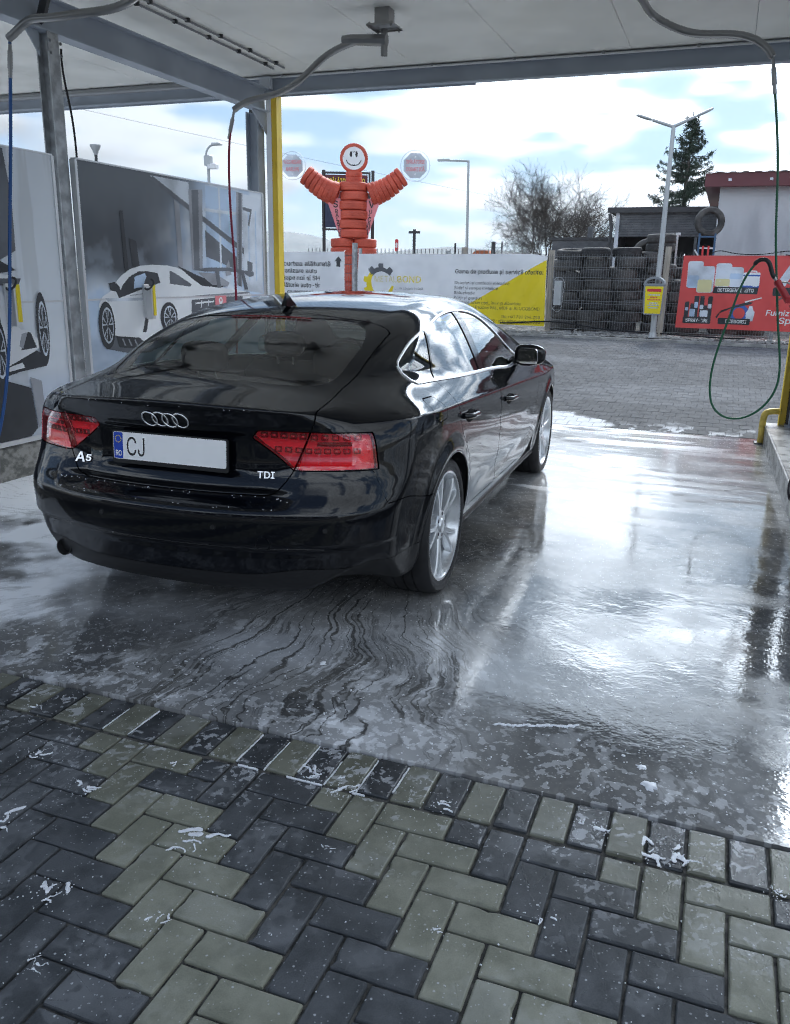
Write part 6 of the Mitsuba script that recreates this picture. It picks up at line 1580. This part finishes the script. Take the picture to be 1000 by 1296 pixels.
# shark fin aerial
fin = sg.Polygon([(-0.075, 0), (0.085, 0), (0.06, 0.014), (0.02, 0.030), (-0.035, 0.064), (-0.052, 0.066), (-0.058, 0.030)])
fm = prism(fin, 0.030).apply_translation((0, 0, -0.015))
fv = fm.vertices.copy(); fv[:, 2] *= 1 - 0.82 * np.clip(fv[:, 1] / 0.066, 0, 1); fm = trimesh.Trimesh(fv, fm.faces, process=False)
c = on_top(0.20, 0.0)
cput('roof_aerial', fm.apply_transform(axes(c - [0, 0, 0.006], (1, 0, -0.13), (0, 0, 1))), 'car_paint', smooth=30)
# door mirrors
for s in (-1, 1):
    sh = trimesh.creation.icosphere(4, 1.0)
    v = np.sign(sh.vertices) * np.abs(sh.vertices) ** 0.60
    v = v * [0.060, 0.100, 0.070]
    v[:, 0] -= 0.02 * np.clip(v[:, 0] / 0.06, -1, 0)
    v[:, 2] *= 1 - 0.18 * np.clip(s * v[:, 1] / 0.100, 0, 1)
    v[:, 0] += 0.25 * (v[:, 1] * s + 0.1) ** 2
    mk = cput('door_mirror', trimesh.Trimesh(v, sh.faces, process=False).apply_translation((1.80, s * 0.930, 0.995)), 'car_paint', smooth=True)
    gy = math.radians(-24) * s
    cput('mirror_glass', prism(rrect(-0.074, -0.048, 0.074, 0.048, 0.022), 0.004).apply_transform(axes((1.735, s * 0.930, 0.993), (-math.sin(gy), -math.cos(gy), 0), (0, 0, 1))), 'mirror', mk)
    cput('mirror_foot', tube(smooth_path([(1.84, s * 0.78, 0.945), (1.835, s * 0.84, 0.955), (1.82, s * 0.90, 0.965)], 8), [0.035, 0.033, 0.031, 0.03, 0.029, 0.028, 0.028, 0.028], 10), 'black_plastic', mk, smooth=True)
# a darker sill strip and the wheel houses
for s in (-1, 1):
    xs = np.linspace(0.37, 2.44, 30)
    o = on_side(xs, 0.232 + 0 * xs, s)
    cput('sill_strip', tube(o - np.c_[0 * xs, 0 * xs + s * 0.012, 0 * xs], 0.026, 8), 'black_plastic', smooth=True)
    for xa in (0.0, 2.81):
        a = np.linspace(-0.42, np.pi + 0.42, 40)
        ring_o = np.c_[xa + 0.367 * np.cos(a), 0 * a, 0.325 + 0.367 * np.sin(a)]
        yo = np.abs(on_side(ring_o[:, 0], np.clip(ring_o[:, 2], 0.2, 2), 1)[:, 1])
        A = np.c_[ring_o[:, 0], s * yo, ring_o[:, 2]]; B = np.c_[ring_o[:, 0], 0 * yo + s * 0.55, ring_o[:, 2]]
        v = np.vstack([A, B]); k = np.arange(39)
        cput('wheel_house', trimesh.Trimesh(v, np.vstack([np.c_[k, k + 1, k + 41], np.c_[k, k + 41, k + 40]]), process=False), 'car_dark')
        disc = prism(sg.Point(0, 0).buffer(0.372, quad_segs=12).intersection(sg.box(-1, -0.06, 1, 1)), 0.004, axes((xa, s * 0.552, 0.325), (1, 0, 0), (0, 0, 1)))
        cput('wheel_house_wall', disc, 'car_dark')
        cput('arch_lip', tube(A - [0, s * 0.004, 0], 0.007, 6), 'car_paint', smooth=True)
cput('underbody', cat([box(-0.40, 3.45, -0.66, 0.66, 0.22, 0.27), box(-0.80, -0.40, -0.40, 0.40, 0.275, 0.31)]), 'car_dark')

# ------------------------------------------------------------------ wheels
def rim_spokes():
    out = []
    for k in range(5):
        for dth in (-0.155, 0.155):
            th = k * 2 * np.pi / 5 + np.pi / 2
            r = np.linspace(0.055, 0.252, 14)
            t = (r - 0.055) / 0.197
            ang = th + dth * (0.55 + 0.75 * t ** 0.8)
            w = 0.0095 + 0.006 * (1 - t) ** 2 + 0.004 * t ** 3
            yy = 0.030 - 0.018 * (1 - t) ** 1.5 - 0.004 * t ** 4
            P = np.c_[r * np.cos(ang), r * np.sin(ang), yy]
            tg = np.gradient(P, axis=0); tg /= np.linalg.norm(tg, axis=1, keepdims=True)
            sd = np.cross(tg, [0, 0, 1.0])
            prof = [(-1, -0.034), (-1, -0.004), (-0.72, 0.002), (0.72, 0.002), (1, -0.004), (1, -0.034)]
            v = np.stack([P + sd * w[:, None] * a + np.array([0, 0, b]) for a, b in prof], 1).reshape(-1, 3)
            n, m = len(P), len(prof)
            i, j = np.meshgrid(np.arange(n - 1), np.arange(m), indexing='ij'); j2 = (j + 1) % m
            q = np.stack([i * m + j, i * m + j2, (i + 1) * m + j2, (i + 1) * m + j], -1).reshape(-1, 4)
            out.append(trimesh.Trimesh(v, np.vstack([q[:, [0, 2, 1]], q[:, [0, 3, 2]]]), process=False))
    return out
def wheel(xa, s, spin):
    tyre_p = [(0.262, -0.118), (0.272, -0.124), (0.295, -0.127), (0.315, -0.122), (0.3265, -0.105), (0.330, -0.085)]
    for gy in (-0.05, 0.0, 0.05):
        tyre_p += [(0.331, gy - 0.012), (0.331, gy - 0.0055), (0.324, gy - 0.004), (0.324, gy + 0.004), (0.331, gy + 0.0055), (0.331, gy + 0.012)]
    tyre_p += [(0.330, 0.085), (0.3265, 0.105), (0.315, 0.122), (0.3105, 0.1245), (0.310, 0.1255), (0.303, 0.1275), (0.295, 0.1275), (0.284, 0.1262), (0.283, 0.1248), (0.272, 0.124), (0.262, 0.118)]
    rim_p = [(0.262, -0.11), (0.235, -0.09), (0.225, 0.05), (0.245, 0.085), (0.250, 0.108), (0.2545, 0.1195), (0.262, 0.1225), (0.2665, 0.120), (0.264, 0.112)]
    m = np.eye(4); m[:3, :3] = np.array([[1.0, 0, 0], [0, 0, s], [0, 1.0, 0]])
    m[:3, 3] = (xa, s * 0.779, 0.331)
    rot = trimesh.transformations.rotation_matrix(spin, (0, 0, 1))
    fix = lambda g: (g.apply_transform(rot).apply_transform(m), (g.invert() if np.linalg.det(m[:3, :3]) < 0 else None))[0]
    wk = cput('wheel', fix(lathe(tyre_p, 72)), 'tyre_rubber', smooth=35)
    cput('rim', fix(lathe(rim_p, 72)), 'rim_silver', wk, smooth=35)
    for sp in rim_spokes():
        cput('spoke', fix(sp.apply_translation((0, 0, 0.082))), 'rim_silver', wk, smooth=35)
    cput('hub', fix(lathe([(0.078, 0.06), (0.074, 0.092), (0.066, 0.098), (0.036, 0.098), (0.034, 0.101), (0.030, 0.106), (0.0, 0.108)], 40)), 'rim_silver', wk, smooth=30)
    for k in range(5):
        a = k * 2 * np.pi / 5 + np.pi / 2 + np.pi / 5
        cput('wheel_bolt', fix(lathe([(0.010, 0.07), (0.010, 0.096), (0.0085, 0.100), (0.0, 0.100)], 8).apply_translation((0.055 * math.cos(a), 0.055 * math.sin(a), 0))), 'exhaust_metal', wk)
    cput('brake_disc', fix(lathe([(0.08, 0.012), (0.155, 0.012), (0.155, -0.012), (0.08, -0.012)], 40)), 'brake_metal', wk)
    cput('brake_calliper', fix(cat([box(-0.19, -0.10, -0.06, 0.06, -0.03, 0.035)])), 'black_plastic', wk)
for xa, s, sp in ((0.0, -1, 0.35), (2.81, -1, 0.1), (0.0, 1, 0.2), (2.81, 1, 0.5)):
    wheel(xa, s, sp)

# ------------------------------------------------------------------ cabin
def seat(x, y, w, rest=True):
    parts = [(cbox(-0.25, 0.25, -w / 2, w / 2, 0.28, 0.52, 0.03), 'cushion'), ]
    k = cput('car_seat', cbox(x - 0.22, x + 0.28, y - w / 2, y + w / 2, 0.28, 0.50, 0.04), 'seat_cloth')
    b = cbox(-0.06, 0.06, -w / 2, w / 2, 0, 0.60, 0.05).apply_transform(trimesh.transformations.rotation_matrix(-0.38, (0, 1, 0))).apply_translation((x - 0.20, y, 0.42))
    cput('backrest', b, 'seat_cloth', k, smooth=30)
    for yy in ([y] if w < 0.7 else [y - 0.36, y + 0.36]):
        hd = trimesh.creation.icosphere(3, 1.0); hv = np.sign(hd.vertices) * np.abs(hd.vertices) ** 0.6 * [0.045, 0.125, 0.075]
        cput('headrest', trimesh.Trimesh(hv, hd.faces, process=False).apply_translation((x - 0.455, yy, 1.075)), 'seat_cloth', k, smooth=True)
        for d in (-0.05, 0.05):
            cput('headrest_post', tube([(x - 0.43, yy + d, 0.93), (x - 0.455, yy + d, 1.05)], 0.006, 6), 'chrome', k)
seat(1.32, 0.37, 0.54); seat(1.32, -0.37, 0.54); seat(0.42, 0.0, 1.28)
cput('parcel_shelf', cbox(-0.58, 0.10, -0.58, 0.58, 0.905, 0.925, 0.01), 'seat_cloth')
cput('dashboard', cbox(1.95, 2.55, -0.66, 0.66, 0.70, 0.95, 0.06), 'car_dark')
a = np.linspace(0, 2 * np.pi, 32, endpoint=False)
cput('steering_wheel', tube(np.c_[0.05 * np.sin(a) + 1.80, 0.37 + 0.185 * np.cos(a), 0.86 + 0.178 * np.sin(a)], 0.015, 8, closed=True), 'car_dark', smooth=True)
cput('cabin_floor', box(-0.55, 2.5, -0.72, 0.72, 0.27, 0.30), 'car_dark')
cput('roof_lining', (lambda P: trimesh.Trimesh(P.reshape(-1, 3), [(i * 9 + j, i * 9 + j + 1, i * 9 + j + 10) for i in range(19) for j in range(8)] + [(i * 9 + j, i * 9 + j + 10, i * 9 + j + 9) for i in range(19) for j in range(8)], process=False))(
    np.array([[on_top(x, y) - [0, 0, 0.03] for y in np.linspace(-0.5, 0.5, 9)] for x in np.linspace(0.08, 1.6, 20)])), 'lining')

# water left on the bodywork: beads and short drips along the edges, a few flecks of foam
rb = np.random.default_rng(21)
beads, flecks = [], []
bead = trimesh.creation.icosphere(1, 1.0)
def drops(p, r, flat=0.5):
    q = np.c_[p[:, 0], np.abs(p[:, 1]), p[:, 2]]
    n = surf_normal(q) * np.c_[np.ones(len(p)), np.sign(p[:, 1]), np.ones(len(p))]
    v = bead.vertices[None] * r[:, None, None]
    v = v - (v * n[:, None]).sum(-1, keepdims=True) * n[:, None] * (1 - flat) + p[:, None]
    m = len(bead.vertices)
    return trimesh.Trimesh(v.reshape(-1, 3), (bead.faces[None] + np.arange(len(p))[:, None, None] * m).reshape(-1, 3), process=False)
nb = 900
zz = np.where(rb.random(nb) < 0.4, rb.uniform(0.46, 0.98, nb), np.where(rb.random(nb) < 0.5, rb.normal(0.60, 0.02, nb), rb.normal(0.965, 0.012, nb)))
beads.append(drops(on_rear(rb.uniform(-0.74, 0.74, nb), zz), np.abs(rb.normal(0, 0.0011, nb)) + 0.0009))
beads.append(drops(on_side(rb.uniform(-0.5, 2.4, 600), rb.uniform(0.35, 0.98, 600), -1), np.abs(rb.normal(0, 0.0011, 600)) + 0.0009))
zf = np.repeat([0.636, 0.605, 0.449, 0.975], [34, 16, 14, 14])
flecks.append(drops(on_rear(rb.uniform(-0.55, 0.6, len(zf)), zf + rb.normal(0, 0.002, len(zf))), rb.uniform(0.0012, 0.0026, len(zf)), 0.7))
put('water_beads', cat(beads), 'water_bead', car, kind='stuff', smooth=True, to_world=CAR)
put('foam_flecks', cat(flecks), 'foam_white', car, kind='stuff', smooth=True, to_world=CAR)

# ================================================================== the air: far hills fade to blue
scene['haze_air'] = {'type': 'homogeneous', 'albedo': rgb(0.92, 0.95, 0.97), 'sigma_t': 0.0002}
scene['haze'] = {'type': 'cube', 'to_world': T().translate((-800, 2000, 95)).scale((3800, 2600, 98)), 'bsdf': {'type': 'null'}, 'interior': {'type': 'ref', 'id': 'haze_air'}}
labels['haze'] = {'label': 'thin blue haze in the air between the fence and the hills', 'category': 'haze', 'kind': 'stuff'}
scene['camera']['medium'] = {'type': 'ref', 'id': 'haze_air'}
